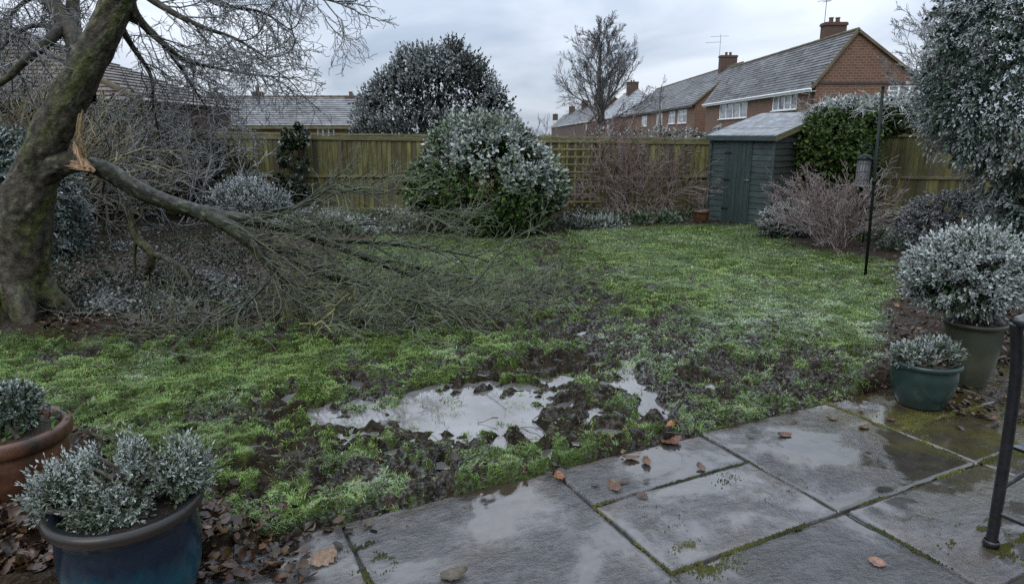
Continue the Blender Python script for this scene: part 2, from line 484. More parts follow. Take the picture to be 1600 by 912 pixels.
M['felt'] = mat_two('frosted_roof_felt', (0.085, 0.093, 0.1), (0.15, 0.16, 0.172), 6, 0.8, 0.35, 60, (1, 2.2, 1), 0, 0.3, (0.29, 0.31, 0.33))
M['metal_black'] = mat_two('black_iron', (0.006, 0.0065, 0.008), (0.014, 0.0145, 0.017), 30, 0.34, 0.2, 120, (1, 1, 1), 0, 0.3, top_frost=0.35)
M['pole_green'] = mat_two('green_black_pole', (0.004, 0.008, 0.007), (0.008, 0.014, 0.012), 20, 0.35, 0.1, 90, (1, 1, 1), 0, 0.12)
M['galv'] = mat_two('grey_metal', (0.06, 0.07, 0.076), (0.12, 0.135, 0.145), 20, 0.45, 0.1, 90)
M['terracotta'] = mat_two('wet_terracotta', (0.016, 0.011, 0.008), (0.07, 0.03, 0.016), 9, 0.38, 0.25, 45, (1, 1, 1), 0, 0.5, (0.13, 0.06, 0.03))
M['teal'] = mat_glaze('teal_glaze', (0.002, 0.006, 0.018), (0.002, 0.045, 0.066), (0.006, 0.008, 0.014), 0.0, 0.5)
M['green_glaze'] = mat_glaze('green_glaze', (0.012, 0.026, 0.022), (0.02, 0.04, 0.033), (0.014, 0.03, 0.029), 0.0, 0.3)
M['olive_glaze'] = mat_glaze('olive_glaze', (0.03, 0.034, 0.02), (0.05, 0.053, 0.033), (0.03, 0.032, 0.02), 0.0, 0.45, 0.35)
M['soil'] = mat_two('potting_soil', (0.012, 0.009, 0.006), (0.045, 0.03, 0.018), 40, 0.85, 0.9, 70)
M['brick'] = mat_brick('orange_brick', (0.15, 0.066, 0.04), (0.08, 0.038, 0.028), (0.19, 0.15, 0.11))
M['brick_dark'] = mat_brick('sooty_brick', (0.07, 0.036, 0.026), (0.045, 0.026, 0.02), (0.06, 0.05, 0.042))
M['tile'] = mat_col('frosted_tile', 0.6, 0.4, 0.4, 1.6)
M['ridge'] = mat_two('mossy_ridge_tile', (0.06, 0.045, 0.03), (0.12, 0.1, 0.06), 2, 0.8, 0.4, 12)
M['white'] = mat_two('white_paint', (0.62, 0.64, 0.67), (0.78, 0.8, 0.82), 3, 0.4, 0.0)
M['gutter'] = mat_two('black_gutter', (0.02, 0.02, 0.022), (0.04, 0.04, 0.042), 4, 0.4, 0.0)
M['pot_clay'] = mat_two('chimney_clay', (0.08, 0.05, 0.036), (0.13, 0.08, 0.055), 6, 0.8, 0.3)
M['glass'] = mat_glass()
M['splinter'] = mat_two('torn_wood', (0.12, 0.07, 0.04), (0.27, 0.17, 0.1), 14, 0.65, 0.6, 40, (3, 3, 0.7), 0, 0.3, (0.4, 0.29, 0.18))
M['strip'] = mat_two('torn_bark_strip', (0.07, 0.05, 0.025), (0.19, 0.14, 0.07), 14, 0.7, 0.6, 40, (3, 3, 0.7), 0, 0.2)
M['mortar'] = mat_two('dark_joint', (0.012, 0.012, 0.009), (0.035, 0.034, 0.022), 18, 0.5, 0.6, 50)
M['far_land'] = mat_two('winter_grass_land', (0.03, 0.04, 0.015), (0.06, 0.075, 0.03), 0.4, 0.9, 0.2, 3)

# ------------------------------------------------------------------ twigs and tubes
def tube_arrays(polys, k, bark, frost, famt, moss=None):
    """polys: list of (pts, radii[, shade]); vectorised by length; rime lies on the upper side"""
    groups = {}
    for q in polys: groups.setdefault(len(q[0]), []).append(q)
    Vs, Fs, Cs, off = [], [], [], 0
    bark, frost = np.array(bark), np.array(frost)
    for n, g in groups.items():
        Pt = np.array([q[0] for q in g], float); R = np.array([q[1] for q in g], float); m = len(g)
        S = np.array([q[2] if len(q) > 2 else 1.0 for q in g])
        T = nrm(np.gradient(Pt, axis=1)); mean = nrm(T.mean(1))
        ref = np.where(np.abs(mean[:, 2:3]) < 0.8, np.array([[0, 0, 1.0]]), np.array([[1.0, 0, 0]]))
        N = nrm(np.cross(T, ref[:, None, :])); B = np.cross(T, N)
        ang = 2 * pi * np.arange(k) / k
        rad = N[:, :, None, :] * np.cos(ang)[None, None, :, None] + B[:, :, None, :] * np.sin(ang)[None, None, :, None]
        V = Pt[:, :, None, :] + rad * R[:, :, None, None]
        up = np.clip(rad[..., 2] * 0.6 + 0.35, 0, 1)
        w = np.clip(up * famt * (0.55 + 0.9 * rng.random((m, n, 1))), 0, 1)[..., None]
        c = bark * (0.7 + 0.6 * rng.random((m, 1, 1, 1))) * S[:, None, None, None]
        if moss is not None:
            wm = np.clip(rng.normal(0.35, 0.35, (m, n, 1, 1)), 0, 1) * np.ones((1, 1, k, 1))
            c = lerp(c * np.ones((1, n, k, 1)), np.array(moss), wm)
        C = lerp(c * np.ones((1, n, k, 1)), frost, w)
        i = np.arange(m)[:, None, None] * n * k; a = np.arange(n - 1)[None, :, None] * k; j = np.arange(k)[None, None, :]
        j2 = (j + 1) % k
        F = np.stack([i + a + j, i + a + j2, i + a + k + j2, i + a + k + j], -1).reshape(-1, 4) + off
        Vs.append(V.reshape(-1, 3)); Fs.append(F); Cs.append(C.reshape(-1, 3)); off += m * n * k
    return np.concatenate(Vs), np.concatenate(Fs), np.concatenate(Cs)
FROST = (0.43, 0.46, 0.475)
def twigs(name, polys, k, bark, famt, parent=None, mat='twig', frost=FROST, moss=None, smooth=False):
    V, F, C = tube_arrays(polys, k, bark, frost, famt, moss)
    me = mesh_np(name, V - base_of(parent), [F], M[mat], C, smooth)
    return link(name, me, parent)

def _unit(v):
    l = sqrt(v[0] * v[0] + v[1] * v[1] + v[2] * v[2]) or 1e-9
    return (v[0] / l, v[1] / l, v[2] / l)
def _tilt(d, ang, az):
    ref = (0, 0, 1) if abs(d[2]) < 0.9 else (1, 0, 0)
    a = _unit((d[1] * ref[2] - d[2] * ref[1], d[2] * ref[0] - d[0] * ref[2], d[0] * ref[1] - d[1] * ref[0]))
    b = (d[1] * a[2] - d[2] * a[1], d[2] * a[0] - d[0] * a[2], d[0] * a[1] - d[1] * a[0])
    ca, sa, cz, sz = cos(ang), sin(ang), cos(az), sin(az)
    return _unit(tuple(d[i] * ca + (a[i] * cz + b[i] * sz) * sa for i in range(3)))
def grow(out, p, d, L, r, lev, maxlev, n=(6, 6, 5), segs=(6, 5, 4, 4), jit=0.18, trop=(0, 0, 0.05), ang=(0.5, 1.0), ratio=0.6, rr=0.55, tmin=0.25, rmin=0.0025, floor=0.015, tip=0.45, lift=None):
    s = segs[min(lev, len(segs) - 1)]; pts = [tuple(p)]; d = _unit(d); dirs = [d]
    for i in range(s):
        d = _unit(tuple(d[q] + random.gauss(0, jit) + trop[q] for q in range(3)))
        q = pts[-1]; st = L / s
        np_ = (q[0] + d[0] * st, q[1] + d[1] * st, q[2] + d[2] * st)
        if np_[2] < floor: np_ = (np_[0], np_[1], floor + random.random() * 0.02); d = (d[0], d[1], abs(d[2]) * 0.3)
        pts.append(np_); dirs.append(d)
    rads = [max(rmin, r * (1 - (1 - tip) * i / s)) for i in range(s + 1)]
    out.setdefault(lev, []).append((pts, rads, 0.75 + 0.5 * random.random()))
    if lev < maxlev:
        cnt = n[min(lev, len(n) - 1)]
        for c in range(cnt):
            t = tmin + (1 - tmin) * (c + random.random()) / cnt
            f = t * s; i = min(int(f), s - 1); w = f - i
            q = tuple(pts[i][k] * (1 - w) + pts[i + 1][k] * w for k in range(3))
            nd = _tilt(dirs[i + 1], random.uniform(*ang), random.uniform(0, 2 * pi))
            grow(out, q, nd, L * ratio * (1.15 - 0.6 * t) * random.uniform(0.7, 1.25), max(rmin, rads[i] * rr), lev + 1, maxlev,
                 n, segs, jit, trop, ang, ratio, rr, tmin, rmin, floor, tip)
    return pts
def along(pts, t):
    pts = np.asarray(pts, float); f = t * (len(pts) - 1); i = min(int(f), len(pts) - 2); w = f - i
    return pts[i] * (1 - w) + pts[i + 1] * w, nrm(pts[i + 1] - pts[i])
def smooth_path(pts, m):
    """Catmull-Rom through points"""
    pts = np.asarray(pts, float); Q = np.vstack([2 * pts[0] - pts[1], pts, 2 * pts[-1] - pts[-2]]); o = []
    for i in range(1, len(Q) - 2):
        for j in range(m):
            t = j / m; a, b, c, d = Q[i - 1], Q[i], Q[i + 1], Q[i + 2]
            o.append(0.5 * (2 * b + (c - a) * t + (2 * a - 5 * b + 4 * c - d) * t * t + (3 * b - a - 3 * c + d) * t ** 3))
    o.append(pts[-1]); return np.array(o)
def bark_tube(path, rads, k, lump=0.06, bark=(0.038, 0.032, 0.023), moss=(0.045, 0.052, 0.014), mamt=0.5, fr=0.0, flare=None, seed=0.0):
    """a limb of the tree: lumpy tube with mossy patches; returns V,F,C"""
    pts = np.asarray(path, float); n = len(pts); rads = np.interp(np.linspace(0, 1, n), np.linspace(0, 1, len(rads)), rads)
    T = nrm(np.gradient(pts, axis=0)); m = nrm(T.mean(0))
    ref = np.array([0, 0, 1.0]) if abs(m[2]) < 0.8 else np.array([0.3, 1.0, 0])
    N = nrm(np.cross(T, ref)); B = np.cross(T, N)
    a = 2 * pi * np.arange(k) / k
    arc = np.concatenate([[0], np.cumsum(np.linalg.norm(np.diff(pts, axis=0), axis=1))])
    S, A = np.meshgrid(arc, a, indexing='ij')
    nz = fbm(np.cos(A) * 1.6 + 5 + seed, S * 5 + np.sin(A) * 1.6, 4) - 0.5
    nz2 = fbm(A * 5 + seed, S * 14, 3) - 0.5
    R = rads[:, None] * (1 + lump * 2.2 * nz + lump * 0.9 * nz2)
    V = pts[:, None] + R[..., None] * (N[:, None] * np.cos(A)[..., None] + B[:, None] * np.sin(A)[..., None])
    nz_up = (N[:, None] * np.cos(A)[..., None] + B[:, None] * np.sin(A)[..., None])[..., 2]
    mm = sstep(0.42, 0.62, fbm(np.cos(A) * 2 + seed, S * 3.5 + np.sin(A) * 2, 4)) * mamt
    C = np.array(bark) * (0.75 + 0.9 * (nz2[..., None] + 0.35))
    C = lerp(C, np.array(moss), mm[..., None])
    lich = sstep(0.66, 0.72, fbm(np.cos(A) * 7 + 31 + seed, S * 11 + np.sin(A) * 7, 3))
    C = lerp(C, np.array((0.13, 0.14, 0.1)), (lich * 0.5)[..., None])
    if fr: C = lerp(C, np.array(FROST), (np.clip(nz_up * 1.3 - 0.3, 0, 1) * fr)[..., None])
    i = np.arange(n - 1)[:, None] * k; j = np.arange(k)[None, :]; j2 = (j + 1) % k
    F = np.stack([i + j, i + j2, i + k + j2, i + k + j], -1).reshape(-1, 4)
    return V.reshape(-1, 3), F, np.clip(C.reshape(-1, 3), 0.004, 1)
def join(parts):
    V, F, C, o = [], [], [], 0
    for v, f, c in parts:
        V.append(v); F.append(f + o); C.append(c); o += len(v)
    return np.concatenate(V), np.concatenate(F), np.concatenate(C)

# ------------------------------------------------------------------ leaves
def leaf_arrays(Cn, D, Nn, L, W, col, lift=0.25, green=None):
    D = nrm(D); S = nrm(np.cross(D, Nn)); Nn = np.cross(S, D)
    L = np.broadcast_to(np.asarray(L, float), (len(Cn),))[:, None]; W = np.broadcast_to(np.asarray(W, float), (len(Cn),))[:, None]
    mid = Cn + D * L * 0.48 + Nn * W * lift
    V = np.stack([Cn, mid + S * W, Cn + D * L - Nn * L * 0.08, mid - S * W], 1).reshape(-1, 3)
    i = np.arange(len(Cn))[:, None] * 4
    F = np.concatenate([i + np.array([[0, 1, 2]]), i + np.array([[0, 2, 3]])])
    if green is None: return V, F, np.repeat(col, 4, 0)
    mix = lerp(green, col, 0.62)
    return V, F, np.stack([lerp(green, col, 0.12), mix, col, mix * 0.9], 1).reshape(-1, 3)
def sprig(base, d, length, nl, leafL, leafW, green, frostfun, spread=0.9, t0=0.25, droop=0.0, jitter=0.25, gvar=0.35):
    """leaves set round each sprig; returns V,F,C"""
    m = len(base); d = nrm(d)
    ref = np.where(np.abs(d[:, 2:3]) < 0.9, np.array([[0, 0, 1.0]]), np.array([[1.0, 0, 0]]))
    a = nrm(np.cross(d, ref)); b = np.cross(d, a)
    ph = rng.random(m) * 6.28; outp = []
    length = np.broadcast_to(np.asarray(length, float), (m,))
    for j in range(nl):
        t = t0 + (1 - t0) * (j + rng.random(m)) / nl
        az = ph + j * 2.399 + rng.normal(0, 0.3, m)
        phi = spread * (1.15 - 0.6 * t) + rng.normal(0, jitter, m)
        if j == nl - 1: phi = phi * 0.3
        rad = a * np.cos(az)[:, None] + b * np.sin(az)[:, None]
        D = d * np.cos(phi)[:, None] + rad * np.sin(phi)[:, None]
        pos = base + d * (length * t)[:, None]
        pos[:, 2] -= droop * length * t * t; D[:, 2] -= droop * t
        Nn = nrm(d * np.sin(phi)[:, None] - rad * np.cos(phi)[:, None] + rng.normal(0, jitter, (m, 3)))
        Nn = np.where(Nn[:, 2:3] < -0.2, -Nn, Nn)
        sz = (0.55 + 0.8 * rng.random(m))
        g = np.array(green) * (1 + gvar * rng.normal(0, 1, (m, 1))) * (1 + 0.12 * rng.normal(0, 1, (m, 3)))
        f = np.clip(frostfun(pos, nrm(D), Nn, t), 0, 1)[:, None]
        c = lerp(np.clip(g, 0.004, 1), np.array(FROST) * (0.8 + 0.4 * rng.random((m, 1))), f)
        outp.append(leaf_arrays(pos, D, Nn, leafL * sz, leafW * sz, c, 0.25, np.clip(g, 0.004, 1)))
    return join(outp)
def hull(blobs, n):
    """points and normals on the outside of a union of ellipsoids"""
    A = np.array([4 * pi * ((b[3] * b[4]) ** 1.6 + (b[3] * b[5]) ** 1.6 + (b[4] * b[5]) ** 1.6) ** (1 / 1.6) for b in blobs])
    Pp, Nn = [], []
    for b, w in zip(blobs, A / A.sum()):
        k = max(8, int(n * w)); u = nrm(rng.normal(0, 1, (k, 3)))
        Pp.append(np.array(b[:3]) + u * np.array(b[3:6])); Nn.append(nrm(u / np.array(b[3:6])))
    Pp, Nn = np.concatenate(Pp), np.concatenate(Nn); keep = np.ones(len(Pp), bool)
    for b in blobs:
        q = (Pp - np.array(b[:3])) / np.array(b[3:6]); keep &= (q ** 2).sum(1) > 0.86
    return Pp[keep], Nn[keep]
def frost_f(base=0.3, up=0.4, z0=0, z1=1, zamt=0.4, tamt=0.3, noise=0.5, ns=3.0, s=0.0, x0=0, xamt=0):
    def f(pos, D, Nn, t):
        nz = fbm(pos[:, 0] * ns + pos[:, 1] * ns * 0.7 + s, pos[:, 2] * ns + pos[:, 1] * ns * 0.4, 3) - 0.5
        return base + up * (np.abs(Nn[:, 2]) - 0.5) + zamt * sstep(z0, z1, pos[:, 2]) + tamt * (t - 0.6) + noise * 2.2 * nz + rng.normal(0, 0.16, len(pos)) + xamt * (pos[:, 0] - x0)
    return f
def foliage(name, arr, parent, mat='leaf'):
    V, F, C = arr
    o = link(name, mesh_np(name, V - base_of(parent), [F], M[mat], C), parent)
    if parent is not None: o['kind'] = 'stuff'
    return o
def bush_sprigs(blobs, n, slen, nl, lL, lW, green, ff, outw=1.0, up=0.35, depth=0.5, spread=0.9, droop=0.0, jit=0.3, zmin=0.0, gap=0.0, gs=6.0):
    Pp, Nn = hull(blobs, n)
    k = Pp[:, 2] > zmin; Pp, Nn = Pp[k], Nn[k]
    nz = fbm(Pp[:, 0] * gs + Pp[:, 1] * gs * 0.6 + 3, Pp[:, 2] * gs + Pp[:, 1] * gs * 0.5, 3)
    if gap:
        k = rng.random(len(Pp)) < sstep(gap - 0.12, gap + 0.06, nz); Pp, Nn, nz = Pp[k], Nn[k], nz[k]
    sl = slen * (0.45 + 0.8 * rng.random(len(Pp)) + 0.9 * np.clip(nz - 0.4, 0, 1))
    d = nrm(Nn * outw + np.array([0, 0, up]) + rng.normal(0, jit, Pp.shape))
    base = Pp - d * (sl * (depth + 0.4 * rng.random(len(Pp))))[:, None]
    return sprig(base, d, sl, nl, lL, lW, green, ff, spread, 0.15, droop)

# ================================================================== THE SETTING
E1 = np.array([cos(radians(26.7)), sin(radians(26.7))]); E2 = np.array([E1[1], -E1[0]])
PO = G(926, 789)[:2]
EDGE_T = -0.39
def st_of(x, y):
    dx, dy = x - PO[0], y - PO[1]
    return dx * E1[0] + dy * E1[1], dx * E2[0] + dy * E2[1]
def xy_of(s, t): return PO + E1 * s + E2 * t

LAWN_PX = [(-260, 545), (0, 532), (150, 532), (300, 524), (440, 502), (500, 455), (535, 402), (590, 370), (700, 367), (800, 370), (880, 365), (960, 358),
           (1090, 352), (1170, 356), (1215, 374), (1260, 390), (1330, 402), (1400, 414), (1408, 452), (1372, 505), (1352, 560), (1330, 600), (1290, 636),
           (1300, 720), (900, 850), (530, 870), (395, 838), (300, 760), (150, 680), (-260, 655)]
LAWN = np.array([G(*p)[:2] for p in LAWN_PX])
def poly_sd(x, y, poly):
    ins = np.zeros(x.shape, bool); dm = np.full(x.shape, 1e9); n = len(poly)
    for i in range(n):
        a, b = poly[i], poly[(i + 1) % n]
        ex, ey = b - a; t = np.clip(((x - a[0]) * ex + (y - a[1]) * ey) / (ex * ex + ey * ey), 0, 1)
        dm = np.minimum(dm, (x - a[0] - t * ex) ** 2 + (y - a[1] - t * ey) ** 2)
        c = ((a[1] > y) != (b[1] > y)) & (x < (b[0] - a[0]) * (y - a[1]) / (b[1] - a[1] + 1e-12) + a[0])
        ins ^= c
    return np.where(ins, 1, -1) * np.sqrt(dm)
# worn places: centre and half width in metres, strength
WORN = []
def worn(px, py, rx, ry, a): g = G(px, py); WORN.append((g[0], g[1], rx, ry, a))
worn(715, 632, 1.0, 0.62, 1.3); worn(560, 650, 0.8, 0.35, 0.7)
worn(990, 585, 0.32, 0.85, 1.1); worn(870, 600, 0.5, 0.5, 0.8); worn(930, 640, 0.5, 0.35, 0.9)
worn(1080, 560, 1.2, 1.1, 0.6); worn(1200, 600, 1.1, 0.55, 0.6); worn(900, 500, 1.0, 1.6, 0.75)
worn(885, 420, 0.5, 2.2, 0.8); worn(860, 385, 0.5, 1.8, 0.55); worn(620, 760, 1.3, 0.35, 0.62); worn(430, 740, 0.8, 0.5, 0.55)
worn(1000, 665, 0.7, 0.3, 0.8); worn(780, 505, 1.0, 0.5, 0.45); worn(360, 520, 1.5, 0.5, 0.75); worn(620, 500, 1.2, 0.35, 0.62)
worn(140, 560, 1.2, 0.4, 0.32); worn(250, 640, 1.0, 0.5, 0.3); worn(1330, 590, 0.5, 0.5, 0.7); worn(1345, 440, 0.35, 0.35, 0.5); worn(800, 700, 1.0, 0.25, 0.35)
WL = -0.028
def footprints(x, y, c=0.26):
    """trodden prints: jittered ovals pressed into the turf; returns hollow and raised rim"""
    hol, rim = np.zeros(x.shape), np.zeros(x.shape)
    ci, cj = np.floor(x / c).astype(int), np.floor(y / c).astype(int)
    for dx in (-1, 0, 1):
        for dy in (-1, 0, 1):
            i, j = ci + dx, cj + dy
            r1, r2, r3, r4 = (_T[(i * 7 + q * 31) & 255, (j * 13 + q * 57) & 255] for q in range(4))
            px, py = (i + 0.15 + 0.7 * r1) * c - x, (j + 0.15 + 0.7 * r2) * c - y
            a = r3 * 3.1416; u, v = px * np.cos(a) + py * np.sin(a), -px * np.sin(a) + py * np.cos(a)
            k = 0.75 + 0.6 * r4
            d = np.sqrt((u / (0.12 * k)) ** 2 + (v / (0.06 * k)) ** 2)
            on = (r4 < 0.85)
            hol = np.maximum(hol, on * (1 - sstep(0.5, 1.1, d))); rim = np.maximum(rim, on * sstep(0.75, 1.15, d) * (1 - sstep(1.15, 1.7, d)))
    return hol, rim
def ground_fields(x, y):
    wx = x + 0.3 * (fbm(x * 1.7, y * 1.7, 3) - 0.5); wy = y + 0.3 * (fbm(x * 1.7 + 40, y * 1.7, 3) - 0.5)
    lawn = sstep(-0.12, 0.12, poly_sd(wx, wy, LAWN) + 0.2 * (fbm(x * 5, y * 5, 3) - 0.5))
    mud = np.zeros(x.shape)
    for cx, cy, rx, ry, a in WORN:
        mud += a * np.exp(-((wx - cx) / rx) ** 2 - ((wy - cy) / ry) ** 2)
    mud = np.minimum(mud, 1.25)
    nz = fbm(x * 5.5, y * 5.5, 4, 3.1) - 0.5
    nzf = fbm(x * 14, y * 14, 3, 9.1) - 0.5
    mudm = sstep(0.5, 0.62, 0.16 + mud * 0.5 + nz * 1.3 + nzf * 1.25)
    fx, fy = x + 0.05 * (fbm(x * 12, y * 12, 2, 70) - 0.5), y + 0.05 * (fbm(x * 12 + 9, y * 12, 2, 71) - 0.5)
    hol, rim = footprints(fx, fy); trod = sstep(0.1, 0.36, mud)
    hol, rim = hol * trod, rim * trod
    mudm = np.maximum(mudm, sstep(0.22, 0.5, hol + 0.5 * nzf))
    grass = lawn * (1 - mudm)
    s, t = st_of(x, y)
    pat = sstep(EDGE_T - 0.015, EDGE_T + 0.03, t)
    rimew = np.exp(-((x - G(1200, 520)[0]) / 2.2) ** 2 - ((y - G(1200, 520)[1]) / 1.6) ** 2)
    rime = np.clip(0.2 + 0.36 * rimew + 1.0 * (fbm(x * 2.2, y * 2.2, 3, 7) - 0.5) + 0.5 * (fbm(x * 9, y * 9, 2, 17) - 0.5), 0, 1)
    soft = np.clip(0.3 + 0.7 * mud, 0, 1)
    clod = np.abs(fbm(x * 4.2, y * 4.2, 3, 1.2) - 0.5) * 2
    clod2 = fbm(x * 11, y * 11, 3, 5.2) - 0.5
    clod3 = fbm(x * 26, y * 26, 2, 8.2) - 0.5
    z = 0.035 * (fbm(x * 1.1, y * 1.1, 3, 2) - 0.45) + soft * (0.06 * (clod - 0.22) + 0.11 * clod2 + 0.045 * clod3) + 0.012 * clod3 + 0.018 * grass - 0.07 * hol + 0.024 * rim * (1 - hol)
    # hollows that hold water
    p = G(706, 636); basin = np.exp(-(((wx - p[0]) / 0.6) ** 2 + ((wy - p[1]) / 0.44) ** 2) ** 1.6)
    p = G(575, 640); basin = np.maximum(basin, 0.72 * np.exp(-(((wx - p[0]) / 0.55) ** 2 + ((wy - p[1]) / 0.26) ** 2) ** 1.5))
    p = G(992, 585); basin = np.maximum(basin, 1.0 * np.exp(-(((wx - p[0] - 0.06 * np.sin(y * 5)) / 0.1) ** 2 + ((wy - p[1]) / 0.75) ** 2)))
    p = G(880, 590); basin = np.maximum(basin, 0.3 * np.exp(-(((wx - p[0]) / 0.4) ** 2 + ((wy - p[1]) / 0.3) ** 2)))
    p = G(935, 632); basin = np.maximum(basin, 0.32 * np.exp(-(((wx - p[0]) / 0.35) ** 2 + ((wy - p[1]) / 0.2) ** 2)))
    p = G(1090, 600); basin = np.maximum(basin, 0.3 * np.exp(-(((wx - p[0]) / 0.6) ** 2 + ((wy - p[1]) / 0.25) ** 2)))
    p = G(905, 500); basin = np.maximum(basin, 0.45 * np.exp(-(((wx - p[0]) / 0.7) ** 2 + ((wy - p[1]) / 1.0) ** 2)))
    z = z * (1 - 0.6 * sstep(0.3, 0.9, basin)) - 0.07 * basin
    # bank against the paving, beds raised a little
    z = z + 0.02 * np.exp(-((t - EDGE_T + 0.06) / 0.06) ** 2) + (1 - lawn) * (0.03 + 0.07 * (fbm(x * 3, y * 3, 4, 4) - 0.4))
    z = lerp(z, -0.09, pat)
    return z, grass * (1 - pat), mudm, lawn, rime, t
def gz(x, y):
    return float(ground_fields(np.array([x]), np.array([y]))[0][0])

def build_ground():
    rows = []; y = 1.3
    while y < 17.5:
        rows.append(y); y += 0.011 + 0.0016 * y * y * 0.55
    rows = np.array(rows); nc = 510
    u = np.linspace(-1, 1, nc); u = 0.55 * u + 0.45 * u ** 3
    Y = np.repeat(rows[:, None], nc, 1); X = u[None, :] * (3.0 + 1.05 * Y)
    z, grass, mudm, lawn, rime, t = ground_fields(X, Y)
    V = np.stack([X, Y, z], -1).reshape(-1, 3); n = len(rows)
    i = np.arange(n - 1)[:, None] * nc; j = np.arange(nc - 1)[None]
    F = np.stack([i + j, i + j + 1, i + nc + j + 1, i + nc + j], -1).reshape(-1, 4)
    C = np.stack([grass, mudm * lawn + (1 - lawn) * 0.15, rime * (0.5 + 0.5 * lawn)], -1).reshape(-1, 3)
    o = link('lawn', mesh_np('lawn', V, [F], M['ground'], C, True)); setp(o, kind='structure')
    # the land beyond, out to the horizon
    b = MB(); b.quad((-1500, -200, -0.16), (1500, -200, -0.16), (1500, 2500, -0.16), (-1500, 2500, -0.16))
    setp(b.build('ground', M['far_land']), kind='structure')
build_ground()

def water_sheet(name, c, rx, ry, rot=0.0, z=WL):  # lies level in the hollow; the ground rises out of it
    V = [(0, 0, 0)]; k = 40
    for j in range(k):
        a = 2 * pi * j / k; x, y = rx * cos(a), ry * sin(a)
        V.append((x * cos(rot) - y * sin(rot), x * sin(rot) + y * cos(rot), 0))
    me = mesh_np(name, np.array(V), [np.array([(0, 1 + j, 1 + (j + 1) % k) for j in range(k)])], M['water'])
    o = link(name, me, None, (c[0], c[1], z)); setp(o, kind='structure'); return o
water_sheet('puddle', G(690, 636), 1.55, 0.78)
water_sheet('puddle', G(1000, 580), 0.7, 1.3, 0, WL - 0.016)

# ------------------------------------------------------------------ grass
def build_grass():
    out = []; total = 0
    for (y0, y1, n, L, W) in ((2.2, 4.2, 250000, 0.034, 0.0019), (4.2, 6.5, 230000, 0.033, 0.0029), (6.5, 10.0, 170000, 0.033, 0.005), (10.0, 15.5, 100000, 0.036, 0.0085)):
        y = y0 + (y1 - y0) * rng.random(n); x = (rng.random(n) * 2 - 1) * (0.85 * y + 0.6)
        z, grass, mudm, lawn, rime, t = ground_fields(x, y)
        clump = fbm(x * 7, y * 7, 3, 12)
        dens = grass * sstep(0.2, 0.5, clump + 0.2) + 0.06 * lawn
        fringe = np.exp(-((t - EDGE_T + 0.05) / 0.07) ** 2) * sstep(0.52, 0.66, fbm(x * 2.2, y * 2.2, 2, 21)) * 1.2 * (lawn > 0.02)
        em = (z < WL - 0.004) * (z > WL - 0.06) * sstep(0.54, 0.64, fbm(x * 5, y * 5, 3, 63)) * 0.55 * lawn
        k = ((rng.random(n) < np.maximum(dens, fringe)) & (z > WL - 0.028) | (rng.random(n) < em)) & (t < EDGE_T + 0.02)
        z = np.where(em > 0, np.maximum(z, WL - 0.006), z)
        x, y, z, rime, clump, grass, fringe = x[k], y[k], z[k], rime[k], clump[k], grass[k], fringe[k]; m = len(x); total += m
        a = 6.28 * fbm(x * 3.1, y * 3.1, 2, 33) * 2 + rng.normal(0, 0.9, m)
        lean = np.clip(rng.normal(0.9, 0.3, m), 0.1, 1.4)
        LL = L * (0.45 + 0.9 * rng.random(m)) * (0.65 + 0.6 * clump) * (1 + 0.9 * np.clip(fringe, 0, 1))
        D = np.stack([np.cos(a) * np.sin(lean), np.sin(a) * np.sin(lean), np.cos(lean)], -1)
        S = np.stack([-np.sin(a + rng.normal(0, 0.5, m)), np.cos(a), 0 * a], -1)
        B0 = np.stack([x, y, z - 0.004], -1)
        w = (W * (0.7 + 0.6 * rng.random(m)))[:, None]; LL = LL[:, None]
        mid = B0 + D * LL * 0.55
        D2 = D.copy(); D2[:, 2] -= 0.55 + 0.5 * rng.random(m); D2 = nrm(D2)
        tip = mid + D2 * LL * 0.5; tip[:, 2] = np.maximum(tip[:, 2], z + 0.002)
        V = np.stack([B0 - S * w, B0 + S * w, mid + S * w * 0.8, mid - S * w * 0.8, tip], 1).reshape(-1, 3)
        i = np.arange(m)[:, None] * 5
        hue = np.clip(fbm(x * 2.4, y * 2.4, 3, 50) + rng.normal(0, 0.14, m), 0, 1)[:, None]
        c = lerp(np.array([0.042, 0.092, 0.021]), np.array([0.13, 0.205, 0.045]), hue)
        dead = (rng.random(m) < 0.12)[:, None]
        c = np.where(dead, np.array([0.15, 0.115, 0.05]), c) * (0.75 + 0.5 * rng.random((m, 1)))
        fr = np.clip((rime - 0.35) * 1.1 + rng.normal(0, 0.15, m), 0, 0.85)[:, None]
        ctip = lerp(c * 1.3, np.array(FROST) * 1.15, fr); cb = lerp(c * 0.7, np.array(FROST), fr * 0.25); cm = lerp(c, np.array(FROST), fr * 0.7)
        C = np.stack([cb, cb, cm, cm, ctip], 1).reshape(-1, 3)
        out.append((V, i, C))
    Vs, Q, T, Cs, o = [], [], [], [], 0
    for V, i, C in out:
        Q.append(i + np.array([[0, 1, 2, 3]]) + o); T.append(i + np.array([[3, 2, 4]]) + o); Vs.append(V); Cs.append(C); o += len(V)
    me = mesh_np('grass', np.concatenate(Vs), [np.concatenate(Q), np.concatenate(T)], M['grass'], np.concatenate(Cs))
    g = link('grass', me); setp(g, 'short wet rimed grass growing in worn patches over the lawn', 'grass', None, 'stuff')
    print('grass blades', total)
build_grass()

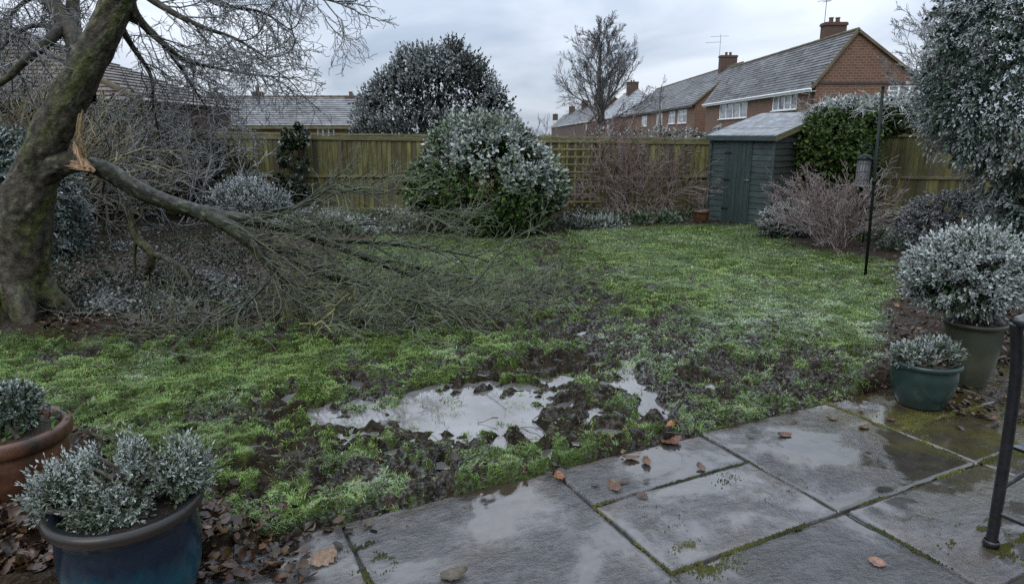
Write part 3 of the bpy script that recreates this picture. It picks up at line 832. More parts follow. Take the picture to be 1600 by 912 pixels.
# ------------------------------------------------------------------ patio
def build_patio():
    root = thing('patio', None, None, (PO[0], PO[1], 0)); root['kind'] = 'structure'
    b = MB()
    c = [np.append(xy_of(s, t), -0.022) for s, t in ((-3.2, EDGE_T), (4.2, EDGE_T), (4.2, 2.6), (-3.2, 2.6))]
    lo = [p - np.array([0, 0, 0.08]) for p in c]
    b.add(c + lo, [(0, 3, 2, 1), (0, 1, 5, 4), (1, 2, 6, 5), (2, 3, 7, 6), (3, 0, 4, 7)])
    b.build('joint_bed', M['mortar'], root)
    T0, T1, T2 = EDGE_T, 0.0, 0.565
    slabs = [(-2.3, -1.09, T0, 0.62), (-1.09, 0, T0, 0.62), (0, 0.99, T0, T1), (0, 0.99, T1, T2), (0.99, 2.05, T0, T2), (2.05, 3.1, T0, 0.1), (2.05, 3.1, 0.1, T2),
             (3.1, 4.15, T0, 0.3), (3.1, 4.15, 0.3, 1.2), (-0.05, 1.02, T2, 1.25), (1.02, 2.08, T2, 1.2), (2.08, 3.1, T2, 1.2), (-1.15, -0.05, 0.62, 1.3), (-2.3, -1.15, 0.62, 1.3),
             (-3.2, -2.3, T0, 0.4), (-3.2, -2.3, 0.4, 1.3), (-0.9, 0.4, 1.3, 2.1), (0.4, 1.5, 1.25, 2.1), (1.5, 2.6, 1.2, 2.1), (2.6, 4.15, 1.2, 2.1)]
    for si, (s0, s1, t0, t1) in enumerate(slabs):
        g = 0.0075; nx, ny = max(6, int((s1 - s0) / 0.026)), max(5, int((t1 - t0) / 0.026))
        s = np.concatenate([[s0 + g, s0 + g + 0.008], np.linspace(s0 + 0.035, s1 - 0.035, nx), [s1 - g - 0.008, s1 - g]])
        t = np.concatenate([[t0 + g, t0 + g + 0.008], np.linspace(t0 + 0.035, t1 - 0.035, ny), [t1 - g - 0.008, t1 - g]])
        S, Tt = np.meshgrid(s, t, indexing='ij'); ns, nt = S.shape
        e = np.zeros(S.shape); e[0] = e[-1] = 1; e[:, 0] = e[:, -1] = 1
        wob = 0.007 * (fbm(S * 9 + si * 5, Tt * 9, 3) - 0.5) * 2
        tz = rng.normal(0, 0.0018, 3)
        z = (tz[0] + tz[1] * (S - s0) + tz[2] * (Tt - t0)) + 0.007 * (fbm(S * 3.5 + si * 3, Tt * 5.5, 4) - 0.5) - e * 0.009
        fl = fbm(S * 1.6 + si * 7, Tt * 2.6, 4) * 6; z += 0.0035 * (np.floor(fl) + sstep(0.82, 1.0, fl - np.floor(fl)) - 3) * 0.8 * (1 - e)   # riven layers
        z -= 0.006 * (np.abs(fbm(S * 1.1 + si * 11, Tt * 1.3 + 5, 3) - 0.5) < 0.006) * (1 - e)   # hairline cracks
        Sw = S + np.where((np.arange(ns) < 2)[:, None] | (np.arange(ns) > ns - 3)[:, None], wob, 0); Tw = Tt + np.where((np.arange(nt) < 2)[None] | (np.arange(nt) > nt - 3)[None], wob, 0)
        XY = E1[None, None] * Sw[..., None] + E2[None, None] * Tw[..., None]
        V = np.concatenate([XY, z[..., None]], -1).reshape(-1, 3)
        i = np.arange(ns - 1)[:, None] * nt; j = np.arange(nt - 1)[None]
        F = np.stack([i + j, i + j + 1, i + nt + j + 1, i + nt + j], -1).reshape(-1, 4)[:, ::1]
        ring = [k for k in range(nt)] + [k * nt + nt - 1 for k in range(1, ns)] + [(ns - 1) * nt + k for k in range(nt - 2, -1, -1)] + [k * nt for k in range(ns - 2, 0, -1)]
        low = V[ring] * np.array([1, 1, 0]) + np.array([0, 0, -0.045]); b0 = len(V); V = np.concatenate([V, low]); m = len(ring)
        F2 = np.array([(ring[k], b0 + k, b0 + (k + 1) % m, ring[(k + 1) % m]) for k in range(m)])
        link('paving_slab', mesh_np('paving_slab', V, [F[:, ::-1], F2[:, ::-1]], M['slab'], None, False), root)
    return slabs
SLABS = build_patio()

# ------------------------------------------------------------------ fences
def fence(label, A, B, hA, hB, y_extra=0.0):
    A, B = np.array(A, float), np.array(B, float)
    root = thing('fence', label, 'fence', (A[0], A[1], 0))
    d = nrm(B - A); Lf = np.linalg.norm(B - A); nrm_f = np.array([d[1], -d[0]])            # towards the camera
    if nrm_f[1] > 0: nrm_f = -nrm_f
    nb = int(Lf / 0.105); rz = math.atan2(d[1], d[0])
    zm = 0.82
    up = MB(); up.add([(-0.0525, 0.0, 0), (0.0655, -0.014, 0), (0.0655, 0.004, 0), (-0.0525, 0.007, 0), (-0.0525, 0.0, 1), (0.0655, -0.014, 1), (0.0655, 0.004, 1), (-0.0525, 0.007, 1)],
                      [(0, 1, 5, 4), (1, 2, 6, 5), (2, 3, 7, 6), (3, 0, 4, 7), (4, 5, 6, 7), (3, 2, 1, 0)])
    me = up.mesh('board', M['board'])
    for tier in (0, 1):
        for i in range(nb):
            f = (i + 0.5) / nb; h = lerp(hA, hB, f)
            z0, z1 = (0.10, zm - 0.02) if tier == 0 else (zm + 0.02, h - 0.03)
            o = link('board', me, root, (d[0] * Lf * f, d[1] * Lf * f, z0 + random.uniform(-0.006, 0.006)))
            o.rotation_euler = (random.gauss(0, 0.006), random.gauss(0, 0.006), rz if nrm_f @ np.array([-d[1], d[0]]) < 0 else rz)
            o.scale = (1, 1, z1 - z0)
    def rail(z0a, z0b, w, h, off, mat, name):
        b = MB(); a = np.append(A + nrm_f * off, z0a); c = np.append(B + nrm_f * off, z0b); b.bar(a, c, w, h); b.build(name, M[mat], root)
    rail(hA, hB, 0.09, 0.035, 0.0, 'cap', 'capping_rail')
    rail(hA - 0.075, hB - 0.075, 0.025, 0.09, 0.024, 'rail', 'top_rail')
    rail(zm, zm, 0.04, 0.05, 0.02, 'rail', 'middle_rail')
    rail(0.06, 0.06, 0.03, 0.15, 0.015, 'rail', 'gravel_board')
    npst = max(2, int(Lf / 1.85) + 1)
    pm = MB()
    for i in range(npst):
        f = i / (npst - 1); c = A + (B - A) * f - nrm_f * 0.062
        pb = MB(); pb.box(c[0] - 0.05, c[0] + 0.05, c[1] - 0.05, c[1] + 0.05, -0.1, lerp(hA, hB, f) - 0.02); pb.build('post', M['rail'], root)
    return root
FY = 14.8
fence('long green-stained closeboard fence along the back, left of the shed', (-10.3, 15.0), (4.6, 14.75), 1.78, 1.60)
fence('short bright yellow-green fence run between the ivy and the big right-hand evergreen', (7.3, 14.55), (11.6, 13.6), 1.76, 1.80)

# trellis on the back fence
def trellis():
    x0, x1 = P(835, 300, 14.65)[0], P(935, 300, 14.65)[0]
    root = thing('trellis', 'square wooden trellis fixed to the fence right of the laurel', 'trellis', (x0, 14.62, 0))
    v = MB(); v.box(-0.018, 0.018, -0.008, 0.008, 0, 1.0); mv = v.mesh('lath', M['lath'])
    n = 9
    for i in range(n):
        o = link('lath', mv, root, ((x1 - x0) * i / (n - 1), 0, 0.2)); o.scale = (1, 1, 1.4)
    hm = MB(); hm.box(0, x1 - x0, -0.008, 0.008, -0.018, 0.018); mh = hm.mesh('cross_lath', M['lath'])
    for i in range(9): link('cross_lath', mh, root, (0, -0.018, 0.3 + 1.25 * i / 8))
trellis()

# ------------------------------------------------------------------ shed
def shed():
    A = G(1104.5, 346)[:2]; Bc = G(1200, 357)[:2]
    root = thing('garden_shed', 'dark green timber shed with frosted felt roof in the corner', 'shed', (A[0], A[1], 0))
    d = nrm(Bc - A); W = np.linalg.norm(Bc - A); inn = np.array([-d[1], d[0]])       # into the shed
    if inn[1] < 0: inn = -inn
    Dp = 1.75; hf, hb = 1.66, 2.07
    def pt(a, q, z): return np.array([*(A + d * a + inn * q), z])
    o3 = np.array([*(-inn), 0.0]); d3 = np.array([*d, 0.0]); i3 = np.array([*inn, 0.0]); zz = np.array([0, 0, 1.0])
    # framing behind the boards
    b = MB(); b.add([pt(0.01, 0.03, 0.02), pt(W - 0.03, 0.03, 0.02), pt(W - 0.03, Dp, 0.02), pt(0.01, Dp, 0.02), pt(0.01, 0.03, hf - 0.02), pt(W - 0.03, 0.03, hf - 0.02), pt(W - 0.03, Dp, hb - 0.02), pt(0.01, Dp, hb - 0.02)],
                    [(3, 2, 1, 0), (4, 5, 6, 7), (0, 1, 5, 4), (1, 2, 6, 5), (2, 3, 7, 6), (3, 0, 4, 7)])
    b.build('wall_lining', M['shed_side'], root)
    rows = 15; rh = hf / rows; d0, d1 = 0.355, 0.885
    for i in range(rows):
        for (a0, a1) in ((0.0, d0 - 0.02), (d1 + 0.02, W)):
            q = MB(); z0, z1 = i * rh + 0.004, (i + 1) * rh - 0.006
            # shiplap: lower edge proud
            q.add([pt(a0, 0, z0) + o3 * 0.010, pt(a1, 0, z0) + o3 * 0.010, pt(a1, 0.028, z0), pt(a0, 0.028, z0), pt(a0, 0, z1) + o3 * 0.003, pt(a1, 0, z1) + o3 * 0.003, pt(a1, 0.028, z1), pt(a0, 0.028, z1)],
                  [(3, 2, 1, 0), (4, 5, 6, 7), (0, 1, 5, 4), (1, 2, 6, 5), (2, 3, 7, 6), (3, 0, 4, 7)])
            q.build('wall_board', M['shed'], root)
    for i in range(20):
        z0, z1 = i * rh + 0.004, (i + 1) * rh - 0.006
        q0 = 0.0 if z1 < hf else (z1 - hf) / (hb - hf) * Dp
        if q0 > Dp - 0.1: break
        q = MB(); q.add([pt(W, q0, z0) + d3 * 0.018, pt(W, Dp, z0) + d3 * 0.018, pt(W - 0.028, Dp, z0), pt(W - 0.028, q0, z0), pt(W, q0, z1) + d3 * 0.003, pt(W, Dp, z1) + d3 * 0.003, pt(W - 0.028, Dp, z1), pt(W - 0.028, q0, z1)],
                        [(0, 1, 2, 3), (7, 6, 5, 4), (4, 5, 1, 0), (5, 6, 2, 1), (6, 7, 3, 2), (7, 4, 0, 3)])
        q.build('side_board', M['shed_side'], root)
    for (a, q) in ((0.0, -0.024), (W, -0.024)):
        c = MB(); c.obox(pt(a, q, hf / 2 - 0.005), d3 * 0.026, i3 * 0.012, zz * (hf / 2 - 0.01)); c.build('corner_trim', M['shed'], root)
    # door
    dr = MB(); dr.obox(pt((d0 + d1) / 2, -0.012, 0.80), d3 * ((d1 - d0) / 2 - 0.004), i3 * 0.01, zz * 0.765)
    door = dr.build('door', M['shed_door'], root)
    door_base = base_of(root)
    def sub(mb, name, mat):
        me = mb.mesh(name, M[mat], False, door_base); return link(name, me, door)
    npk = 6
    for i in range(npk):
        a = d0 + (d1 - d0) * (i + 0.5) / npk
        q = MB(); q.obox(pt(a, -0.031 + random.uniform(-0.002, 0.002), 0.80), d3 * ((d1 - d0) / npk / 2 - 0.003), i3 * 0.008, zz * (0.765 + random.uniform(-0.004, 0.004)))
        sub(q, 'door_plank', 'shed_door')
    for z in (0.3, 0.85, 1.35):
        q = MB(); q.obox(pt(d0 + 0.055, -0.043, z), d3 * 0.075, i3 * 0.004, zz * 0.018); sub(q, 'hinge', 'metal_black')
    q = MB(); q.obox(pt(d1 - 0.04, -0.045, 0.86), d3 * 0.05, i3 * 0.005, zz * 0.014); q.tube([pt(d1 - 0.06, -0.05, 0.86), pt(d1 - 0.06, -0.085, 0.86)], 0.012, 8); sub(q, 'latch', 'galv')
    for a in (d0 - 0.008, d1 + 0.008):
        q = MB(); q.obox(pt(a, -0.016, 0.81), d3 * 0.011, i3 * 0.014, zz * 0.8); q.build('door_frame', M['shed'], root)
    # roof
    ov = 0.07; sl = (hb - hf) / Dp
    def rp(a, q, dz): return pt(a, q, hf + sl * q + dz)
    r = MB(); r.add([rp(-ov, -0.1, 0.02), rp(W + ov, -0.1, 0.02), rp(W + ov, Dp + 0.06, 0.02), rp(-ov, Dp + 0.06, 0.02), rp(-ov, -0.1, 0.045), rp(W + ov, -0.1, 0.045), rp(W + ov, Dp + 0.06, 0.045), rp(-ov, Dp + 0.06, 0.045)],
                    [(3, 2, 1, 0), (4, 5, 6, 7), (0, 1, 5, 4), (1, 2, 6, 5), (2, 3, 7, 6), (3, 0, 4, 7)])
    roof = r.build('roof', M['felt'], root)
    for k in range(1, 4):
        q0 = Dp * k / 4
        q = MB(); q.add([rp(-ov, q0, 0.046), rp(W + ov, q0, 0.046), rp(W + ov, q0 + 0.46, 0.047), rp(-ov, q0 + 0.46, 0.047), rp(-ov, q0, 0.053), rp(W + ov, q0, 0.053), rp(W + ov, q0 + 0.43, 0.053), rp(-ov, q0 + 0.43, 0.053)],
                        [(4, 5, 6, 7), (0, 1, 5, 4), (1, 2, 6, 5), (3, 0, 4, 7)]); link('felt_strip', q.mesh('felt_strip', M['felt'], False, door_base), roof)
    f = MB(); f.add([rp(-ov, -0.115, -0.05), rp(W + ov, -0.115, -0.05), rp(W + ov, -0.102, -0.05), rp(-ov, -0.102, -0.05), rp(-ov, -0.115, 0.035), rp(W + ov, -0.115, 0.035), rp(W + ov, -0.102, 0.035), rp(-ov, -0.102, 0.035)],
                    [(3, 2, 1, 0), (4, 5, 6, 7), (0, 1, 5, 4), (1, 2, 6, 5), (2, 3, 7, 6), (3, 0, 4, 7)]); f.build('fascia', M['shed'], root)
    f = MB(); f.add([rp(W + ov + 0.002, -0.115, -0.06), rp(W + ov + 0.016, -0.115, -0.06), rp(W + ov + 0.016, Dp + 0.06, -0.06), rp(W + ov + 0.002, Dp + 0.06, -0.06), rp(W + ov + 0.002, -0.115, 0.05), rp(W + ov + 0.016, -0.115, 0.05), rp(W + ov + 0.016, Dp + 0.06, 0.05), rp(W + ov + 0.002, Dp + 0.06, 0.05)],
                    [(3, 2, 1, 0), (4, 5, 6, 7), (0, 1, 5, 4), (1, 2, 6, 5), (2, 3, 7, 6), (3, 0, 4, 7)]); f.build('barge_board', M['rail'], root)
shed()

# ------------------------------------------------------------------ houses
def wall_holes(b, o, u, z0, z1, L, holes, out, rev=0.1):
    """wall plane from o along unit u, holes = (u0,u1,z0,z1); reveals go inwards"""
    o, u, out = np.array(o, float), np.array(u, float), np.array(out, float)
    us = sorted({0, L, *[h[0] for h in holes], *[h[1] for h in holes]}); zs = sorted({z0, z1, *[h[2] for h in holes], *[h[3] for h in holes]})
    pt = lambda a, z, q=0: o + u * a + np.array([0, 0, z]) - out * q
    for a0, a1 in zip(us, us[1:]):
        for c0, c1 in zip(zs, zs[1:]):
            am, cm = (a0 + a1) / 2, (c0 + c1) / 2
            if any(h[0] < am < h[1] and h[2] < cm < h[3] for h in holes): continue
            b.quad(pt(a0, c0), pt(a1, c0), pt(a1, c1), pt(a0, c1))
    for h in holes:
        c = [(h[0], h[2]), (h[1], h[2]), (h[1], h[3]), (h[0], h[3])]
        for k in range(4):
            p, q = c[k], c[(k + 1) % 4]; b.quad(pt(*p), pt(*q), pt(*q, rev), pt(*p, rev))
def window(root, o, u, out, h, lights=3, rev=0.07, top=True):
    """frame (with bars), panes and sill in an opening"""
    o, u, out = np.array(o, float), np.array(u, float), np.array(out, float); up = np.array([0, 0, 1.0])
    pt = lambda a, z, q=0: o + u * a + up * z - out * q
    u0, u1, z0, z1 = h; f = MB(); w = 0.055
    def member(a0, a1, c0, c1, dq=0.0): f.obox(pt((a0 + a1) / 2, (c0 + c1) / 2, rev - 0.02 + dq), u * (a1 - a0) / 2, out * 0.035, up * (c1 - c0) / 2)
    member(u0, u1, z0, z0 + w); member(u0, u1, z1 - w, z1); member(u0, u0 + w * 1.6, z0 + w, z1 - w); member(u1 - w * 1.6, u1, z0 + w, z1 - w)
    for i in range(1, lights):
        a = u0 + (u1 - u0) * i / lights; member(a - w * 0.9, a + w * 0.9, z0 + w, z1 - w)
    zt = z0 + (z1 - z0) * 0.68
    fr = f.build('window', M['white'], root)
    off = base_of(root)
    for i in range(lights):
        a0, a1 = u0 + (u1 - u0) * i / lights + w, u0 + (u1 - u0) * (i + 1) / lights - w
        if top and i != lights // 2 or lights == 2:
            q = MB(); q.obox(pt((a0 + a1) / 2, zt, rev - 0.015), u * ((a1 - a0) / 2), out * 0.03, up * 0.03); link('transom', q.mesh('transom', M['white'], False, off), fr)
        q = MB(); q.obox(pt((a0 + a1) / 2, (z0 + z1) / 2, rev + 0.01), u * ((a1 - a0) / 2 + 0.02), out * 0.006, up * ((z1 - z0) / 2 - w * 0.6)); link('pane', q.mesh('pane', M['glass'], False, off), fr)
    q = MB(); q.obox(pt((u0 + u1) / 2, z0 - 0.035, -0.03), u * ((u1 - u0) / 2 + 0.06), out * 0.08, up * 0.03); link('sill', q.mesh('sill', M['white'], False, off), fr)
def roof_slope(b, e0, e1, r0, r1, ncourse, ntile, dark, frost, famt, seed):
    """tile courses climbing from the eave e0-e1 to the ridge r0-r1, each lapping the one below"""
    e0, e1, r0, r1 = [np.array(q, float) for q in (e0, e1, r0, r1)]
    nn = nrm(np.cross(e1 - e0, r0 - e0)); nn = nn if nn[2] > 0 else -nn
    a = np.linspace(0, 1, ntile + 1)
    for i in range(ncourse):
        f0, f1 = i / ncourse, (i + 1) / ncourse
        for j in range(ntile):
            q = [lerp(lerp(e0, e1, a[j]), lerp(r0, r1, a[j]), f0), lerp(lerp(e0, e1, a[j + 1]), lerp(r0, r1, a[j + 1]), f0), lerp(lerp(e0, e1, a[j + 1]), lerp(r0, r1, a[j + 1]), f1), lerp(lerp(e0, e1, a[j]), lerp(r0, r1, a[j]), f1)]
            lift = 0.05 + random.uniform(-0.008, 0.008)
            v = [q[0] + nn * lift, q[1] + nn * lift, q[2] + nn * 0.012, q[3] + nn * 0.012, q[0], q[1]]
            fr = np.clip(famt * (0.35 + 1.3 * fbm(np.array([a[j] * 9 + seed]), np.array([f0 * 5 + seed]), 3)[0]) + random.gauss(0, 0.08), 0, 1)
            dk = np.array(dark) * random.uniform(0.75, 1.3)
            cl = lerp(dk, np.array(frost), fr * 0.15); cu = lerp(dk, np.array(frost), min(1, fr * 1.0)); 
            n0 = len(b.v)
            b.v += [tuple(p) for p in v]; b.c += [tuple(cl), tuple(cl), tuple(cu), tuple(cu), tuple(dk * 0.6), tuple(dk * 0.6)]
            b.f += [(n0, n0 + 1, n0 + 2, n0 + 3), (n0 + 4, n0 + 5, n0 + 1, n0)]
def chimney(root, roof, x, y, z0, z1, w=0.9, d=0.6, pots=2, mat='brick_dark'):
    off = base_of(root); b = MB(); b.box(x - w / 2, x + w / 2, y - d / 2, y + d / 2, z0, z1 - 0.2)
    b.box(x - w / 2 - 0.06, x + w / 2 + 0.06, y - d / 2 - 0.06, y + d / 2 + 0.06, z1 - 0.197, z1 - 0.05); b.box(x - w / 2 - 0.02, x + w / 2 + 0.02, y - d / 2 - 0.02, y + d / 2 + 0.02, z1 - 0.047, z1)
    link('chimney', b.mesh('chimney', M[mat], False, off), roof)
    for i in range(pots):
        px = x + (i - (pots - 1) / 2) * 0.42
        q = MB(); q.lathe([(0.15, 0), (0.12, 0.22), (0.15, 0.25), (0.15, 0.32), (0.1, 0.32), (0.1, 0.1)], (px, y, z1 + 0.001), 14); link('chimney_pot', q.mesh('chimney_pot', M['pot_clay'], True, off), roof)
def aerial(root, x, y, z0, z1, arms):
    b = MB(); r = 0.022; b.tube([(x, y, z0), (x, y, z1)], r, 6)
    for dz, l, dx in arms:
        b.tube([(x - l * 0.65 + dx, y, z1 - dz - 0.08), (x + l * 0.35 + dx, y, z1 - dz)], r * 0.8, 5)
    b.build('aerial', M['galv'], root)

def row_house(label, xw, width, ridge_off, y0, y1, ez, rz_, wins, chs, near_windows=(), pipes=(), famt=0.26, nt=22, nco=17, aer=None, brick='brick', tile_dark=(0.025, 0.023, 0.022), fasc='white', hip=0.0, zb=0.0):
    root = thing('brick_house', label, 'house', (xw, y0, 0))
    Ld = y1 - y0; b = MB()
    holes = [(a, a + w, zA, zB) for (a, w, zA, zB, l) in wins]
    wall_holes(b, (xw, y0, 0), (0, 1, 0), zb, ez, Ld, holes, (-1, 0, 0))
    # near gable, far gable, rear wall
    nh = [h[:4] for h in near_windows]
    wall_holes(b, (xw, y0, 0), (1, 0, 0), zb, ez, width, nh, (0, -1, 0))
    if not hip: b.poly([(xw, y0, ez), (xw + width, y0, ez), (xw + ridge_off, y0, rz_)])
    b.poly([(xw, y1, zb), (xw, y1, ez), (xw + ridge_off, y1 - hip, rz_), (xw + width, y1, ez), (xw + width, y1, zb)])
    b.quad((xw + width, y0, zb), (xw + width, y1, zb), (xw + width, y1, ez), (xw + width, y0, ez))
    b.build('wall', M[brick], root)
    for (a, w, zA, zB, l) in wins: window(root, (xw, y0, 0), (0, 1, 0), (-1, 0, 0), (a, a + w, zA, zB), l)
    for h in near_windows: window(root, (xw, y0, 0), (1, 0, 0), (0, -1, 0), h[:4], h[4])
    r = MB(); sl = (rz_ - ez) / ridge_off; o = 0.28
    slr = (rz_ - ez) / (width - ridge_off)
    R0, R1 = (xw + ridge_off, y0 - 0.12 + hip, rz_ + 0.04), (xw + ridge_off, y1 + 0.12 - hip, rz_ + 0.04)
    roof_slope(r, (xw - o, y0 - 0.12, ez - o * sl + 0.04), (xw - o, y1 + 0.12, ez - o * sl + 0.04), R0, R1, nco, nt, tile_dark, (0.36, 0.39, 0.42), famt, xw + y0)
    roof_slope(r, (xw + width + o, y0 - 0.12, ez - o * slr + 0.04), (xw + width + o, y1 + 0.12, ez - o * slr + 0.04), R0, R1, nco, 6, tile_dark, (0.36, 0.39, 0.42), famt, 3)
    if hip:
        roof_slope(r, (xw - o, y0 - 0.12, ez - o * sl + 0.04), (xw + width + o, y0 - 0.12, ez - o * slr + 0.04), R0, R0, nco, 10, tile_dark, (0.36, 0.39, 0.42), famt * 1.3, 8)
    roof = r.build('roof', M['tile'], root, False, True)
    off = base_of(root)
    q = MB(); k = 12
    for i in range(k):
        ya, yb = lerp(R0[1], R1[1], i / k), lerp(R0[1], R1[1], (i + 1) / k)
        q.tube([(R0[0], ya, R0[2] + 0.02), (R0[0], yb + 0.02, R0[2] + 0.035)], 0.11, 8)
    link('ridge_tile', q.mesh('ridge_tile', M['ridge'], True, off), roof)
    if not hip:
        v = MB()
        for (ex, es) in ((xw - o, ez - o * sl), (xw + width + o, ez - o * slr)):
            v.bar((ex, y0 - 0.13, es + 0.03), (R0[0], y0 - 0.13, R0[2] - 0.02), 0.1, 0.16)
        v.build('verge', M['ridge'], root)
    g = MB(); g.box(xw - o - 0.02, xw - o + 0.02, y0 - 0.1, y1 + 0.1, ez - o * sl - 0.17, ez - o * sl + 0.02); g.box(xw - o + 0.022, xw - 0.005, y0 - 0.1, y1 + 0.1, ez - o * sl - 0.165, ez - o * sl - 0.14)
    g.build('fascia', M[fasc], root)
    g = MB(); g.tube([(xw - o - 0.075, y0 - 0.15, ez - o * sl - 0.02), (xw - o - 0.075, y1 + 0.1, ez - o * sl - 0.02)], 0.055, 8); g.build('gutter', M['gutter' if fasc != 'white' else 'white'], root)
    for yy in pipes:
        g = MB(); g.tube([(xw - 0.2, yy, ez - o * sl - 0.08), (xw - 0.06, yy, ez - 0.5), (xw - 0.06, yy, zb)], 0.045, 8); g.build('downpipe', M['gutter'], root)
    for (cx, cy, zt, w, p) in chs: chimney(root, roof, cx, cy, rz_ - 0.9, zt, w, 0.75, p)
    if aer: aerial(root, *aer)
    return root

# the row of brick houses beyond the right-hand end of the fence
EZ = CAM_H + 3.0
def y_at_eave(px, py):                      # how far along the row a bearing on the eaves lies
    d = ray(px, py); return 3.0 / d[2] * d[1]
Y1 = y_at_eave(1268, 128)
XW = P(1268, 128, Y1)[0] + 0.28
XR = P(1340, 48, Y1)[0]; RZ = P(1340, 48, Y1)[2]; XE = P(1440, 131, Y1)[0]
def y_on_wall(px): 
    d = ray(px, 160); return XW * d[1] / d[0]
ya0, ya1 = y_on_wall(1245), y_on_wall(1207); yb0, yb1 = y_on_wall(1168), y_on_wall(1125)
zt_ = lambda px, py: P(px, py, y_on_wall(px))[2]
Yend = y_on_wall(1104)
H1 = row_house('big orange brick house with gable end nearest the garden and two white windows', XW, XE - XW, XR - XW, Y1, Yend, EZ, RZ,
               [(ya0 - Y1, ya1 - ya0, zt_(1226, 172), zt_(1226, 139), 4), (yb0 - Y1, yb1 - yb0, zt_(1146, 185), zt_(1146, 152), 4), (ya0 - Y1 + 1, 2.5, 0.9, 2.3, 2)],
               [(P(1302, 50, Y1 + 4.5)[0], Y1 + 4.5, P(1302, 36, Y1 + 4.5)[2], 1.35, 2)],
               near_windows=[(4.3, 6.2, EZ - 1.15, EZ - 0.22, 3)], pipes=(Y1 + 0.25,), aer=(P(1286, 60, Y1 + 5.0)[0], Y1 + 5.0, RZ - 0.4, P(1286, -6, Y1 + 5)[2], ((0.25, 0.9, 0), (0.3, 0.5, 0.1))))
b_ = MB(); b_.box(XW - 0.3, XE + 0.2, Y1 - 0.06, Y1 - 0.012, EZ - 0.13, EZ - 0.02); b_.build('string_course', M['gutter'], H1)
# second house of the row
Y2 = Yend + 4.0; Y2e = Y2 + 26
zt2 = lambda px, py: P(px, py, XW * ray(px, 170)[1] / ray(px, 170)[0])[2]
w2 = []
for (pxa, pxb, pya, pyb, l) in ((1074, 1060, 171, 192, 2), (1056, 1046, 174, 193, 2), (1036, 1027, 177, 195, 2), (1012, 1004, 181, 197, 2)):
    yA, yB = y_on_wall(pxa), y_on_wall(pxb); w2.append((yA - Y2, yB - yA, P(pxa, pyb, yA)[2], P(pxa, pya, yA)[2], l))
RZ2 = P(1160, 99, Y2)[2]
H2 = row_house('middle brick house with one chimney and aerial, half hidden by the big gabled house', XW, 9.6, P(1160, 101, Y2)[0] - XW, Y2, Y2e + 14, EZ, RZ2, w2,
               [(P(1137, 100, Y2 + 5)[0], Y2 + 5, P(1137, 87, Y2 + 5)[2], 1.7, 2)], famt=0.26, nt=26, fasc='gutter', aer=(P(1124, 90, Y2 + 6)[0], Y2 + 6, RZ2 - 1, P(1124, 54, Y2 + 6)[2], ((0.15, 1.9, 0.2), (0.75, 1.6, -0.5))))
Y3 = Y2e + 22
H3 = row_house('third house of the row with a heavily frosted hipped roof', XW - 1.0, 10, 4.8, Y3, Y3 + 26, EZ, P(1030, 137, Y3)[2], [(6, 2, 2.6, 4, 2)], [(P(988, 140, Y3 + 8)[0], Y3 + 8, P(988, 128, Y3 + 8)[2], 2.0, 2)], famt=0.8, nt=20, hip=5.0, brick='brick_dark')
Y4 = Y3 + 34
RZ4 = P(945, 152, Y4)[2]
def ridge_y(px, xr):
    d = ray(px, 160); return xr * d[1] / d[0]
H4 = row_house('farthest dark roofed house of the row with three chimneys', XW - 1, 11, 5, Y4, Y4 + 150, EZ, RZ4, [(8, 2, 2.6, 4, 2)],
               [(XW + 4, ridge_y(q, XW + 4), RZ4 + 2.2, w, 2) for q, w in ((914, 2.0), (894, 2.2), (868, 2.6))], famt=0.3, nt=24, brick='brick_dark')

